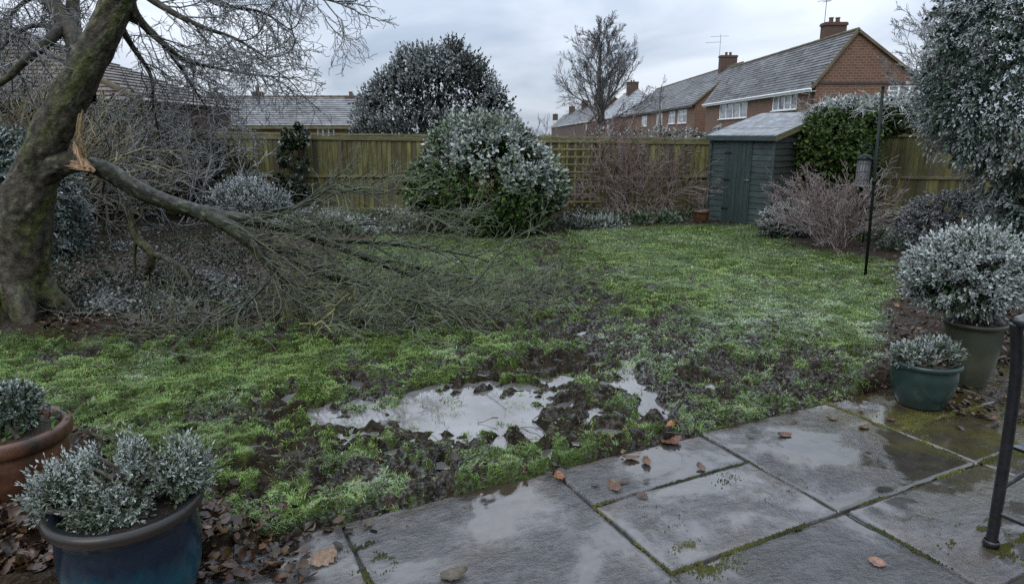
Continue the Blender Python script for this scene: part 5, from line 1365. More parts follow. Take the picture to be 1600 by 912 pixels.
tr = MB(); tr.tube([(bx, yE, -0.1), (bx + 0.05, yE, 1.2), (bx - 0.05, yE, 3.4)], [0.16, 0.13, 0.05], 12); tr.build('trunk', M['bark'], et, True)
lv_ = {}
Pp, Nn_ = hull(blobs[:7], 520)
for p, n_ in zip(Pp, Nn_):
    if n_[0] < 0.5: grow(lv_, tuple(p - n_ * 0.1), (n_[0] + random.gauss(0, 0.3), n_[1] + random.gauss(0, 0.3), n_[2] * 0.6 + 0.1), random.uniform(0.2, 0.42), 0.006, 0, 1, (4,), (5, 4), 0.2, (0, 0, -0.04), (0.4, 0.9), 0.5, 0.7, 0.3, 0.003)
twigs('branch', scaled_twigs(lv_), 3, (0.09, 0.08, 0.075), 0.9, et)['kind'] = 'stuff'
# frosted mounds on the right
q0 = G(1490, 392)
leafy('frosted_shrub', 'wide grey frosted mound beneath the right-hand evergreen', 'shrub', q0, [(q0[0], q0[1], 0.35, 0.85, 0.6, 0.55), (q0[0] - 0.45, q0[1] - 0.1, 0.25, 0.5, 0.45, 0.42), (q0[0] + 0.55, q0[1], 0.3, 0.6, 0.5, 0.55)], 2100, 0.24, 10, 0.05, 0.01,
      (0.06, 0.062, 0.06), frost_f(0.4, 0.4, 0.2, 0.9, 0.2, 0.4, 0.5), stems=6, up=0.2, droop=0.3)
q0 = G(1222, 371)
leafy('frosted_shrub', 'small frosted evergreen shrub at the foot of the shed corner', 'shrub', q0, [(q0[0], q0[1], 0.24, 0.36, 0.34, 0.3), (q0[0] + 0.25, q0[1] + 0.1, 0.28, 0.34, 0.3, 0.3)], 800, 0.18, 8, 0.045, 0.012, (0.03, 0.045, 0.025), frost_f(0.3, 0.4, 0.15, 0.5, 0.3, 0.3, 0.5), stems=4, up=0.5)
# frosted hedge top past the fence
q0 = P(1075, 215, 17.5)
leafy('hedge', 'frosted hedge top peeping over the fence left of the shed', 'hedge', (q0[0], 17.5, 0), [(q0[0] + k * 0.7, 17.5, 0.95, 0.6, 0.5, 0.84 + 0.06 * random.random()) for k in range(-3, 4)], 1300, 0.2, 7, 0.08, 0.03, (0.05, 0.06, 0.04), frost_f(0.55, 0.4, 1.2, 1.8, 0.2, 0.3, 0.5), up=0.4)
# low plants along the foot of the fence
for (px, py, rx, h, lab, gr, fb, nm) in ((905, 358, 0.28, 0.16, 'clump of frosted strap leaves on the bed just right of the laurel', (0.07, 0.075, 0.05), 0.5, 'border_plant'),
        (1000, 352, 0.22, 0.13, 'low green border plant under the climber, left of its stems', (0.04, 0.075, 0.02), 0.1, 'border_plant'), (1040, 350, 0.26, 0.15, 'low green leafy plant at the fence foot nearest the small flowerpot', (0.035, 0.07, 0.022), 0.15, 'border_plant'),
        (950, 356, 0.3, 0.12, 'flat frosted clump at the lawn edge midway between laurel and flowerpot', (0.06, 0.08, 0.05), 0.45, 'border_plant'),
        (1360, 378, 0.34, 0.2, 'low mossy green plant on the bed beside the dark pole', (0.055, 0.075, 0.02), 0.12, 'border_plant'), (1405, 395, 0.3, 0.18, 'dark leafy plant between the dark pole and the frosted mound', (0.03, 0.05, 0.02), 0.15, 'border_plant'),
        (835, 362, 0.3, 0.14, 'pale frosted tuft tucked under the right side of the laurel', (0.06, 0.08, 0.05), 0.4, 'border_plant')):
    q0 = G(px, py); q0[2] = gz(q0[0], q0[1])
    leafy(nm, lab, 'plant', q0, [(q0[0], q0[1], 0.03, rx, rx * 0.7, h)], 160, 0.16, 7, 0.09, 0.014, gr, frost_f(fb, 0.4, 0, 0.3, 0.1, 0.3, 0.4), up=0.9, core=False)

# ---- distant bare trees
def bare_tree(label, base, H, trunk_r, levels_n, spread, bark, famt, rmin, lean=0.0, bole=0.3, L0=0.62, nmain=16):
    root = thing('bare_tree', label, 'tree', base)
    top = np.array(base) + np.array([lean * H, 0, H * 0.9])
    path = smooth_path([np.array(base) - np.array([0, 0, 0.2]), np.array(base) + (top - base) * 0.35 + np.array([0.01 * H, 0, 0]), np.array(base) + (top - base) * 0.7 - np.array([0.012 * H, 0, 0]), top], 6)
    V, F, C = bark_tube(path, [trunk_r * 1.2, trunk_r, trunk_r * 0.5, rmin * 2], 10, 0.05, bark=bark, mamt=0.2)
    link('trunk', mesh_np('trunk', V - base_of(root), [F], M['bark'], C, True), root)
    lv = {}
    for k in range(nmain):
        t = bole + (0.97 - bole) * (k + random.random()) / nmain; p, d = along(path, t)
        nd = _tilt(tuple(d), random.uniform(0.55, 0.95) * spread, k * 2.4 + random.uniform(-0.4, 0.4))
        grow(lv, tuple(p), nd, H * L0 * (1.05 - 0.72 * t) * random.uniform(0.8, 1.15), trunk_r * 0.3 * (1.15 - t), 0, 3, levels_n, (8, 6, 5, 4), 0.13, (0, 0, 0.045), (0.3, 0.8), 0.5, 0.5, 0.2, rmin, -5)
    twigs('crown', scaled_twigs(lv), 3, bark, famt, root)['kind'] = 'stuff'
YB = 44.0; b0 = P(937, 185, YB); b0[2] = -0.1
bare_tree('upright bare winter tree standing among the roofs behind the fence', b0, P(937, 34, YB)[2], 0.24, (9, 7, 5), 1.0, (0.05, 0.046, 0.046), 0.3, 0.0075, 0.0, 0.2, 0.5, 34)
YB = 24.0; b0 = P(1472, 150, YB); b0[2] = -0.1
bare_tree('frosted bare tree leaning out from behind the right-hand evergreen', b0, P(1472, -15, YB)[2], 0.16, (7, 6, 4), 1.25, (0.075, 0.065, 0.065), 0.6, 0.007, 0.0, 0.35, 0.5, 26)
YB = 62.0; b0 = P(1033, 150, YB); b0[2] = -0.1
bare_tree('tiny wispy tree top just left of the middle house roof', b0, P(1033, 118, YB)[2], 0.12, (4, 3), 0.8, (0.09, 0.08, 0.08), 0.2, 0.012, 0, 0.4, 0.4, 8)

# ================================================================== GROUND LITTER
def ground_ivy():
    n = 2600
    px = rng.uniform(60, 400, n); 
    A = np.array([G(a, b) for a, b in zip(px, rng.uniform(362, 500, n))])
    _, grass, mudm, lawn, rime, t = ground_fields(A[:, 0], A[:, 1]); z = ground_fields(A[:, 0], A[:, 1])[0]
    patch = fbm(A[:, 0] * 1.6, A[:, 1] * 1.6, 3, 77)
    k = (lawn < 0.5) & (rng.random(n) < sstep(0.4, 0.6, patch + 0.12)); A, z = A[k], z[k]; m = len(A)
    A[:, 2] = z + rng.random(m) * 0.07
    d = nrm(np.stack([rng.normal(0, 1, m), rng.normal(0, 1, m), 0.5 + 0.3 * rng.normal(0, 1, m)], -1))
    arr = sprig(A, d, 0.12, 7, 0.034, 0.011, (0.017, 0.026, 0.012), frost_f(-0.02, 0.5, 0, 1, 0, 0.3, 0.9, 1.5), 0.9, 0.2)
    o = foliage('ground_ivy', arr, None, 'gloss_leaf'); setp(o, 'dark rimed ivy carpeting the bed under the leaning tree', 'ground cover', None, 'stuff')
ground_ivy()
def border_cover():
    n = 3600; A = np.array([G(a, b) for a, b in zip(rng.uniform(400, 1105, n), rng.uniform(338, 374, n))])
    z, grass, mudm, lawn, rime, t = ground_fields(A[:, 0], A[:, 1]); patch = fbm(A[:, 0] * 1.3, A[:, 1] * 1.3, 3, 41)
    k = (lawn < 0.35) & (rng.random(n) < sstep(0.4, 0.6, patch + 0.08)) & (A[:, 1] < 14.5); A, z = A[k], z[k]; m = len(A); A[:, 2] = z + 0.06 * rng.random(m)
    d = nrm(np.stack([rng.normal(0, 1, m), rng.normal(0, 1, m), 0.7 + 0.3 * rng.normal(0, 1, m)], -1))
    o = foliage('border_cover', sprig(A, d, 0.14, 5, 0.08, 0.014, (0.035, 0.05, 0.025), frost_f(0.22, 0.4, 0, 1, 0, 0.4, 1.0, 1.2), 0.9, 0.2), None); setp(o, 'frosted low stems and leaves on the bed along the foot of the fence', 'ground cover', None, 'stuff')
border_cover()
LEAFCOL = np.array([(0.10, 0.05, 0.028), (0.065, 0.035, 0.022), (0.14, 0.075, 0.035), (0.045, 0.028, 0.02), (0.17, 0.105, 0.045), (0.085, 0.055, 0.04)])
def litter():
    pts = []
    def region(n, x0, x1, y0, y1):
        pts.append(np.array([G(a, b)[:2] for a, b in zip(rng.uniform(x0, x1, n), rng.uniform(y0, y1, n))]))
    region(1500, -60, 480, 800, 912); region(900, -80, 330, 650, 912); region(700, 60, 330, 440, 510); region(700, 1330, 1600, 520, 660); region(420, 1420, 1640, 560, 680)
    region(500, 280, 900, 720, 850); region(260, 880, 1330, 620, 720); region(350, 1380, 1620, 600, 730); region(220, 150, 560, 440, 520); region(420, 860, 1180, 340, 364); region(700, 1180, 1480, 372, 470); region(500, 400, 800, 345, 378); region(2600, 60, 500, 375, 530); region(900, 1385, 1640, 430, 570); region(1200, -60, 480, 800, 912)
    A = np.concatenate(pts); z, grass, mudm, lawn, rime, t = ground_fields(A[:, 0], A[:, 1]); s, _ = st_of(A[:, 0], A[:, 1])
    edge = (t > EDGE_T)
    on = np.where(edge, (rng.random(len(A)) < np.exp(-((s + 2.4) / 1.0) ** 2) + np.exp(-(t - EDGE_T) / 0.05) * 0.6 + (s > 2.6) * 0.45), rng.random(len(A)) < np.where(lawn > 0.5, 0.14, 0.95))
    A, z, t, edge = A[on], z[on], t[on], edge[on]
    z = np.where(edge, 0.006, z); m = len(A)
    Cn = np.stack([A[:, 0], A[:, 1], z + 0.004 + 0.012 * rng.random(m)], -1)
    D = nrm(np.stack([rng.normal(0, 1, m), rng.normal(0, 1, m), rng.normal(0, 0.3, m)], -1)); N = nrm(np.stack([rng.normal(0, 0.45, m), rng.normal(0, 0.45, m), np.ones(m)], -1))
    S = nrm(np.cross(D, N)); N = np.cross(S, D)
    Lf = (0.018 + 0.05 * rng.random(m) ** 1.4)[:, None]; W = Lf * (0.28 + 0.16 * rng.random((m, 1))); cu = (rng.random((m, 1)) - 0.3) * 1.1
    P0, P1, P2, P3 = Cn, Cn + D * Lf * 0.35 , Cn + D * Lf * 0.75, Cn + D * Lf
    V = np.stack([P0, P1 + S * W + N * W * cu, P2 + S * W * 0.75 + N * W * cu * 1.4, P3 + N * Lf * cu * 0.5, P2 - S * W * 0.75 + N * W * cu * 1.4, P1 - S * W + N * W * cu, P1, P2], 1).reshape(-1, 3)
    i = np.arange(m)[:, None] * 8
    T = np.concatenate([i + np.array([[a, b, c_]]) for a, b, c_ in ((0, 1, 6), (0, 6, 5), (3, 7, 2), (3, 4, 7))]); Q = np.concatenate([i + np.array([[1, 2, 7, 6]]), i + np.array([[6, 7, 4, 5]])])
    C = np.repeat(LEAFCOL[rng.integers(0, 6, m)] * (0.16 + 0.55 * rng.random((m, 1)) ** 1.6), 8, 0)
    o = link('leaf_litter', mesh_np('leaf_litter', V, [Q, T], M['dead_leaf'], C)); setp(o, 'wet brown leaf litter lying on the beds and along the paving edge', 'leaf litter', None, 'stuff')
litter()

def leaf_mesh(name, L, W, curl, lobes, col, seed):
    """a single fallen leaf with veined halves, lobed edge and a stalk"""
    r = random.Random(seed); n = 9; V, F = [], []
    for i in range(n):
        t = i / (n - 1); w = W * (sin(pi * min(1, t * 0.93 + 0.05)) ** 0.7) * (1 + lobes * (0.5 if i % 2 else -0.5)); zc = curl * L * (t - 0.4) ** 2 * 1.5
        for k, f in enumerate((-1, -0.5, 0, 0.5, 1)):
            V.append((t * L - L / 2 + r.uniform(-1, 1) * 0.002, f * w, zc + abs(f) ** 1.5 * curl * W * 0.9 + r.uniform(-1, 1) * 0.0018))
    for i in range(n - 1):
        for k in range(4): F.append((i * 5 + k, i * 5 + k + 1, i * 5 + 5 + k + 1, i * 5 + 5 + k))
    b0_ = len(V); V += [(-L / 2, 0.0012, 0.0), (-L / 2, -0.0012, 0.0), (-L * 0.72, -0.002, 0.006), (-L * 0.72, 0.0004, 0.006)]; F.append((b0_, b0_ + 1, b0_ + 2, b0_ + 3))
    V = np.array(V); V[:, 2] *= 0.5; V[:, 2] -= V[:, 2].min()
    C = np.array(col)[None] * (0.75 + 0.5 * np.array([r.random() for _ in V]))[:, None]
    return mesh_np(name, V, [np.array(F)], M['dead_leaf'], C, True)
LM = [leaf_mesh('fallen_leaf', 0.085, 0.026, 0.35, 0.25, (0.055, 0.03, 0.019), 1), leaf_mesh('fallen_leaf', 0.07, 0.024, -0.3, 0.3, (0.036, 0.021, 0.015), 2), leaf_mesh('fallen_leaf', 0.095, 0.03, 0.6, 0.2, (0.075, 0.038, 0.02), 3), leaf_mesh('fallen_leaf', 0.06, 0.02, 0.2, 0.1, (0.024, 0.016, 0.012), 4)]
def put_leaf(px, py, me, lab, grp=None, rz=None, tilt=0.12, s=1.0):
    g = G(px, py, 0.006)
    if st_of(g[0], g[1])[1] < EDGE_T: g[2] = gz(g[0], g[1]) + 0.012
    o = link('fallen_leaf', me, None, g); o.rotation_euler = (random.gauss(0, tilt), random.gauss(0, tilt), random.uniform(0, 6.28) if rz is None else rz); o.scale = (s, s, s)
    setp(o, lab, 'leaf', grp); return o
put_leaf(1370, 877, leaf_mesh('fallen_leaf', 0.075, 0.032, 0.15, 0.1, (0.15, 0.08, 0.055), 9), 'single pinkish-brown leaf lying alone on the slab at bottom right', rz=2.6, s=0.9)
put_leaf(710, 899, leaf_mesh('fallen_leaf', 0.11, 0.042, 0.55, 0.2, (0.055, 0.045, 0.03), 10), 'dark curled leaf at the bottom edge of the largest slab', rz=0.1, s=1.0)
put_leaf(1003, 774, LM[1], 'dark crumpled leaf near the left corner of the middle slab', rz=2.2, s=0.95)
put_leaf(874, 747, leaf_mesh('fallen_leaf', 0.07, 0.028, 0.9, 0.2, (0.13, 0.055, 0.024), 12), 'curled orange-brown leaf at the top corner of the largest slab', rz=1.9)
put_leaf(1046, 668, leaf_mesh('fallen_leaf', 0.12, 0.045, 0.8, 0.4, (0.2, 0.085, 0.028), 13), 'bright orange curled leaf at the edge of the paving', rz=0.8, tilt=0.4)
put_leaf(1050, 690, leaf_mesh('fallen_leaf', 0.13, 0.05, 0.4, 0.45, (0.09, 0.045, 0.03), 14), 'large dark lobed leaf lying just below the bright orange leaf', rz=0.4)
put_leaf(505, 872, leaf_mesh('fallen_leaf', 0.12, 0.045, 0.3, 0.4, (0.12, 0.075, 0.045), 15), 'big wet brown leaf flat on the wet slab left of the mossy joint', rz=0.9)
for (x, y) in ((960, 760), (975, 752), (930, 757), (1010, 750), (1095, 730), (1172, 682), (1225, 680), (1300, 655), (1345, 640),
               (480, 835), (450, 850), (420, 880), (350, 890), (470, 890), (440, 902), (1500, 668), (1545, 655), (1570, 690), (1390, 655), (1350, 668), (1010, 722), (985, 716), (1240, 660)):
    put_leaf(x, y, random.choice(LM), 'small wet brown leaf lying on the paving among others like it', 'brown leaves scattered on the wet paving', s=random.uniform(0.6, 1.0))

# moss in the joints and on the slabs
def moss():
    pts = []
    def seg(s0, t0, s1, t1, n, w):
        n = int(n * 2)
        f = rng.random(n); s = lerp(s0, s1, f) + rng.normal(0, w, n); t = lerp(t0, t1, f) + rng.normal(0, w, n)
        k = rng.random(n) < sstep(0.46, 0.6, fbm(s * 6 + 3, t * 6, 3, 91)); pts.append(np.stack([s[k], t[k]], -1))
    seg(-1.09, -0.39, -1.09, 0.6, 420, 0.006); seg(0, 0.0, 1.0, 0.0, 300, 0.004); seg(0, 0.565, 1.0, 0.565, 420, 0.006); seg(0.99, -0.39, 0.99, 0.565, 90, 0.003); seg(0, -0.39, 0, 0.6, 120, 0.003)
    seg(1.02, 0.565, 2.05, 0.565, 300, 0.006); seg(2.05, -0.39, 2.05, 0.565, 700, 0.011); seg(2.05, 0.1, 3.1, 0.1, 300, 0.009); seg(-0.9, 0.62, 0, 0.62, 200, 0.005); seg(2.08, 0.565, 3.1, 0.565, 500, 0.016); seg(1.02, 0.565, 1.02, 1.2, 300, 0.006)
    def patch(px, py, r, n):
        n = int(n * 2.2)
        g = G(px, py); s, t = st_of(g[0], g[1]); a = rng.normal(0, r, (n, 2)); a[:, 1] *= 0.6
        q = a + np.array([s, t]); k = rng.random(n) < sstep(0.48, 0.6, fbm(q[:, 0] * 9, q[:, 1] * 16, 3, 60)); pts.append(q[k])
    for a in ((1560, 838, 0.1, 2200), (1500, 800, 0.12, 1300), (1430, 660, 0.1, 1300), (1480, 690, 0.12, 1200), (600, 875, 0.05, 420), (570, 862, 0.05, 300), (1020, 805, 0.07, 200), (1230, 775, 0.06, 160), (1110, 880, 0.07, 600), (1080, 855, 0.04, 300), (1550, 700, 0.15, 1000), (1450, 780, 0.08, 500), (1140, 745, 0.05, 70), (1060, 820, 0.04, 90)): patch(*a)
    S = np.concatenate(pts); k = S[:, 1] > EDGE_T - 0.02; S = S[k]; m = len(S)
    XY = PO[None] + S[:, :1] * E1[None] + S[:, 1:] * E2[None]
    h = 0.001 + 0.006 * rng.random((m, 1)); r = 0.0022 + 0.0045 * rng.random((m, 1))
    C0 = np.concatenate([XY, np.full((m, 1), -0.006)], 1); a0 = rng.random(m) * 6.28; V = []
    for q in range(5): V.append(C0 + np.stack([np.cos(a0 + q * 1.2566), np.sin(a0 + q * 1.2566), 0 * a0], -1) * r)
    V.append(C0 + np.concatenate([rng.normal(0, 0.002, (m, 2)), h + 0.006], 1))
    V = np.stack(V, 1).reshape(-1, 3); i = np.arange(m)[:, None] * 6
    T = np.concatenate([i + np.array([[q, (q + 1) % 5, 5]]) for q in range(5)])
    c0 = lerp(np.array([0.013, 0.016, 0.006]), np.array([0.06, 0.062, 0.012]), np.clip(fbm(S[:, 0] * 3, S[:, 1] * 3, 2, 14) * 1.6 - 0.3 + 0.25 * (S[:, 0] > 1.3), 0, 1)[:, None]) * (0.7 + 0.6 * rng.random((m, 1)))
    o = link('moss', mesh_np('moss', V, [T], M['moss'], np.repeat(c0, 6, 0))); setp(o, 'yellow-green moss filling the paving joints and creeping over the slabs', 'moss', None, 'stuff')
moss()
def clods():
    """lumps of churned earth standing proud of the trodden places"""
    bm = bmesh.new(); bmesh.ops.create_icosphere(bm, subdivisions=2, radius=1.0); bm.verts.ensure_lookup_table()
    U = np.array([v.co[:] for v in bm.verts]); FF = np.array([[v.index for v in f.verts] for f in bm.faces]); bm.free()
    n = 30000; y = 2.6 + 7.0 * rng.random(n) ** 1.3; x = (rng.random(n) * 2 - 1) * (0.8 * y + 0.4)
    z, grass, mudm, lawn, rime, t = ground_fields(x, y)
    k = (rng.random(n) < mudm * lawn * 0.22 * sstep(0.45, 0.62, fbm(x * 3, y * 3, 3, 66))) & (t < EDGE_T - 0.02) & (z > WL - 0.02); x, y, z = x[k][::3], y[k][::3], z[k][::3]; m = len(x)
    R_ = (0.006 + 0.022 * rng.random((m, 1, 1)) ** 2.4); S_ = np.stack([0.8 + 0.7 * rng.random(m), 0.8 + 0.6 * rng.random(m), 0.3 + 0.3 * rng.random(m)], -1)[:, None, :]
    ph = rng.random((m, 1)) * 50
    nz = fbm(U[None, :, 0] * 1.6 + ph, U[None, :, 1] * 1.6 + U[None, :, 2] * 1.3 + ph, 3)[..., None]
    V = U[None] * R_ * S_ * (0.55 + 0.9 * nz); V[..., 0] += x[:, None]; V[..., 1] += y[:, None]; V[..., 2] += z[:, None]
    C = np.repeat((np.array([0.017, 0.012, 0.008]) * (0.5 + 1.2 * rng.random((m, 1)))), len(U), 0)
    F = (FF[None] + (np.arange(m) * len(U))[:, None, None]).reshape(-1, 3)
    o = link('mud_clods', mesh_np('mud_clods', V.reshape(-1, 3), [F], M['clod'], C, True)); setp(o, 'dark clods of churned mud lying in the trodden parts of the lawn', 'mud', None, 'stuff'); print('clods', m)
clods()
def bed_stems():
    lv = {}
    for k in range(260):
        g = G(random.uniform(70, 520), random.uniform(380, 520)); f = ground_fields(np.array([g[0]]), np.array([g[1]]))
        if f[3][0] > 0.5: continue
        g[2] = f[0][0] + 0.02
        grow(lv, tuple(g), (random.gauss(0, 1), random.gauss(0, 1), random.uniform(0, 0.5)), random.uniform(0.15, 0.45), 0.004, 0, 1, (4,), (5, 3), 0.3, (0, 0, -0.05), (0.3, 0.9), 0.5, 0.7, 0.2, 0.0022, g[2] - 0.01)
    V, F, C = tube_arrays(scaled_twigs(lv), 3, (0.04, 0.03, 0.018), FROST, 0.35, (0.055, 0.055, 0.025))
    o = link('bed_stems', mesh_np('bed_stems', V, [F], M['twig'], C)); setp(o, 'rimed dead stems lying over the bed round the leaning tree', 'dead stems', None, 'stuff')
bed_stems()
def debris():
    """broken bits of stem and clods strewn over the mud and round the puddle"""
    lv = {}
    for k in range(420):
        x, y = random.uniform(300, 1330), random.uniform(470, 780) ; g = G(x, y)
        f = ground_fields(np.array([g[0]]), np.array([g[1]]))
        if f[5][0] > EDGE_T or f[1][0] > 0.5 or (f[0][0] < WL and random.random() < 0.75): continue
        g[2] = max(f[0][0], WL) + 0.006
        grow(lv, tuple(g), (random.gauss(0, 1), random.gauss(0, 1), random.uniform(0, 0.25)), random.uniform(0.05, 0.16), 0.0025, 0, 1, (2,), (4, 3), 0.25, (0, 0, -0.03), (0.3, 0.9), 0.5, 0.7, 0.2, 0.0014, g[2])
    V, F, C = tube_arrays(scaled_twigs(lv), 4, (0.03, 0.024, 0.016), FROST, 0.1)
    o = link('twig_debris', mesh_np('twig_debris', V, [F], M['twig'], C)); setp(o, 'broken bits of dark twig strewn over the mud and puddle', 'twig debris', None, 'stuff')
debris()

# ================================================================== POTS AND FURNITURE
def pot(name, label, loc, prof, mat, soil_r, soil_z, k=64):
    root = thing(name, label, 'pot', loc)
    b = MB(); b.lathe(prof, loc, k); b.build('pot_body', M[mat], root, True)
    s = MB(); rings = [(0.0001, soil_z + 0.03), (soil_r * 0.4, soil_z + 0.024), (soil_r * 0.75, soil_z + 0.012), (soil_r, soil_z)]
    s.lathe([(r, z) for r, z in rings], loc, 32); o = s.build('soil', M['soil'], root, True)
    return root
def profile(r_rim, h, r_belly, r_base, lip=0.022, lip_h=0.03, neck=0.95, th=0.02):
    o = [(0.0001, 0.0), (r_base, 0.0), (r_base * 1.03, 0.012)]
    n = 12
    for i in range(1, n + 1):
        t = i / n; zz = 0.012 + (h - lip_h - 0.014) * t
        # quadratic through base, belly, neck
        rb = (1 - t) ** 2 * r_base * 1.03 + 2 * t * (1 - t) * (2 * r_belly - 0.5 * (r_base + r_rim * neck)) + t * t * r_rim * neck
        o.append((rb, zz))
    rn = r_rim * neck
    for a in np.linspace(-0.45 * pi, 0.5 * pi, 7): o.append((rn + 0.004 + lip * 0.5 + lip * 0.5 * cos(a) , h - lip_h * 0.5 + lip_h * 0.5 * sin(a)))
    o += [(rn + lip * 0.1 - 0.004, h - 0.002), (rn - th * 0.6, h - 0.012), (rn - th, h - 0.05), (r_belly - th - 0.01, h * 0.5)]
    return o
# teal pot, bottom left
tp = np.array([-1.35, 2.16, 0.0])
TPm = pot('plant_pot', 'large glazed teal-blue pot with a brown rim, nearest at bottom left', tp, profile(0.232, 0.46, 0.222, 0.155, 0.028, 0.04, 0.93), 'teal', 0.2, 0.405)
rimb = MB(); rr = 0.232 * 0.93
rimb.lathe([(rr + 0.004 + 0.016 + 0.0175 * cos(a), 0.44 + 0.0225 * sin(a)) for a in np.linspace(-0.35 * pi, 0.85 * pi, 9)], tp, 64); rimb.build('rim', mat_glaze('brown_rim_glaze', (0.018, 0.011, 0.008), (0.035, 0.02, 0.012), (0.012, 0.01, 0.009), 0.38, 0.48, 0.32), TPm, True)
def pot_plant(name, label, c, blobs, n, slen, nl, lL, lW, green, ff, stems=14, **kw):
    return leafy(name, label, 'plant', c, blobs, n, slen, nl, lL, lW, green, ff, stems=stems, stem_col=(0.06, 0.05, 0.035), **kw)
z0 = 0.44
pot_plant('potted_plant', 'silvery frosted bushy herb spilling out of the teal pot', tp + np.array([0, 0, z0]),
          [(tp[0] - 0.03, tp[1] + 0.05, z0 + 0.08, 0.16, 0.13, 0.1), (tp[0] - 0.19, tp[1] + 0.0, z0 + 0.04, 0.11, 0.12, 0.09), (tp[0] + 0.13, tp[1] + 0.07, z0 + 0.08, 0.12, 0.11, 0.08), (tp[0] - 0.04, tp[1] - 0.06, z0 + 0.01, 0.13, 0.09, 0.06)],
          2500, 0.115, 17, 0.0155, 0.003, (0.07, 0.092, 0.052), frost_f(0.3, 0.3, z0 + 0.02, z0 + 0.24, 0.45, 0.45, 0.5, 7), up=0.7, spread=0.8, jit=0.42, gap=0.46, gs=11.0)
# terracotta pot at the left edge
q0 = np.array([-2.40, 3.0, 0.0])
pot('plant_pot', 'wet terracotta pot at the left edge behind the teal pot', q0, profile(0.262, 0.36, 0.235, 0.175, 0.028, 0.075, 0.93), 'terracotta', 0.22, 0.315)
pot_plant('potted_plant', 'small grey-green shrub growing in the terracotta pot at the left edge', q0 + np.array([0.02, 0, 0.33]), [(q0[0] + 0.06, q0[1], 0.46, 0.105, 0.1, 0.095)], 300, 0.08, 12, 0.022, 0.006, (0.045, 0.07, 0.038), frost_f(0.1, 0.3, 0.4, 0.55, 0.2, 0.3, 0.3, 6), up=0.6)
lw = foliage('pot_weeds', sprig(np.stack([q0[0] + rng.normal(0, 0.11, 90), q0[1] + rng.normal(0, 0.11, 90), np.full(90, 0.33)], -1), np.array([[0, 0, 1.0]]) + rng.normal(0, 0.5, (90, 3)), 0.06, 6, 0.04, 0.007, (0.06, 0.1, 0.03), frost_f(0.05)), None)
setp(lw, 'small green weeds on the soil of the terracotta pot at the left edge', 'weeds', None, 'stuff')
# green pot on the right
q0 = G(1437, 630); q0[2] = 0.0
pot('plant_pot', 'squat dark green glazed pot at the corner of the paving', q0, profile(0.195, 0.30, 0.185, 0.13, 0.02, 0.03, 0.95), 'green_glaze', 0.172, 0.262)
pot_plant('potted_plant', 'low silvery frosted plant in the squat green pot', q0 + np.array([0, 0, 0.28]), [(q0[0], q0[1], 0.32, 0.16, 0.15, 0.08), (q0[0] + 0.1, q0[1], 0.33, 0.1, 0.1, 0.07), (q0[0] - 0.12, q0[1], 0.31, 0.09, 0.1, 0.06)], 700, 0.1, 11, 0.026, 0.0055, (0.08, 0.1, 0.07), frost_f(0.36, 0.3, 0.3, 0.45, 0.2, 0.3, 0.4, 6), up=0.8, spread=0.8, gap=0.46, gs=9.0)
# tall pot behind it
q0 = G(1508, 598); q0[2] = 0.0
pot('plant_pot', 'tall olive glazed pot holding the round frosted bush', q0, profile(0.185, 0.46, 0.165, 0.115, 0.022, 0.03, 0.95), 'olive_glaze', 0.155, 0.42)
cz = 0.80
pot_plant('potted_bush', 'round bush heavily coated in white frost, growing in the tall olive pot', q0 + np.array([0, 0, 0.44]),
          [(q0[0] - 0.1, q0[1], cz - 0.02, 0.36, 0.34, 0.24), (q0[0] - 0.31, q0[1], cz - 0.07, 0.18, 0.2, 0.15), (q0[0] + 0.17, q0[1], cz - 0.04, 0.22, 0.22, 0.18), (q0[0] - 0.08, q0[1] - 0.05, cz + 0.08, 0.25, 0.25, 0.17)],
          3400, 0.17, 12, 0.028, 0.0065, (0.035, 0.06, 0.024), frost_f(0.5, 0.35, 0.5, 0.85, 0.42, 0.35, 0.45, 5), up=0.35, spread=0.85, gap=0.46, gs=9.0)
# small pot by the shed
q0 = G(1095, 351); q0[2] = gz(q0[0], q0[1]) - 0.01
pot('plant_pot', 'small terracotta flowerpot standing against the shed', q0, [(a, b) for a, b in profile(0.15, 0.24, 0.125, 0.1, 0.02, 0.05, 0.94)], 'terracotta', 0.12, 0.2)
bare_shrub('potted_plant', 'thin bare stems in the small flowerpot by the shed', 'plant', q0 + np.array([0, 0, 0.22]), 7, 0.3, 0.005, 0.6, (0.08, 0.06, 0.04), 0.6, 1, (4,), rmin=0.003, base_r=0.05)

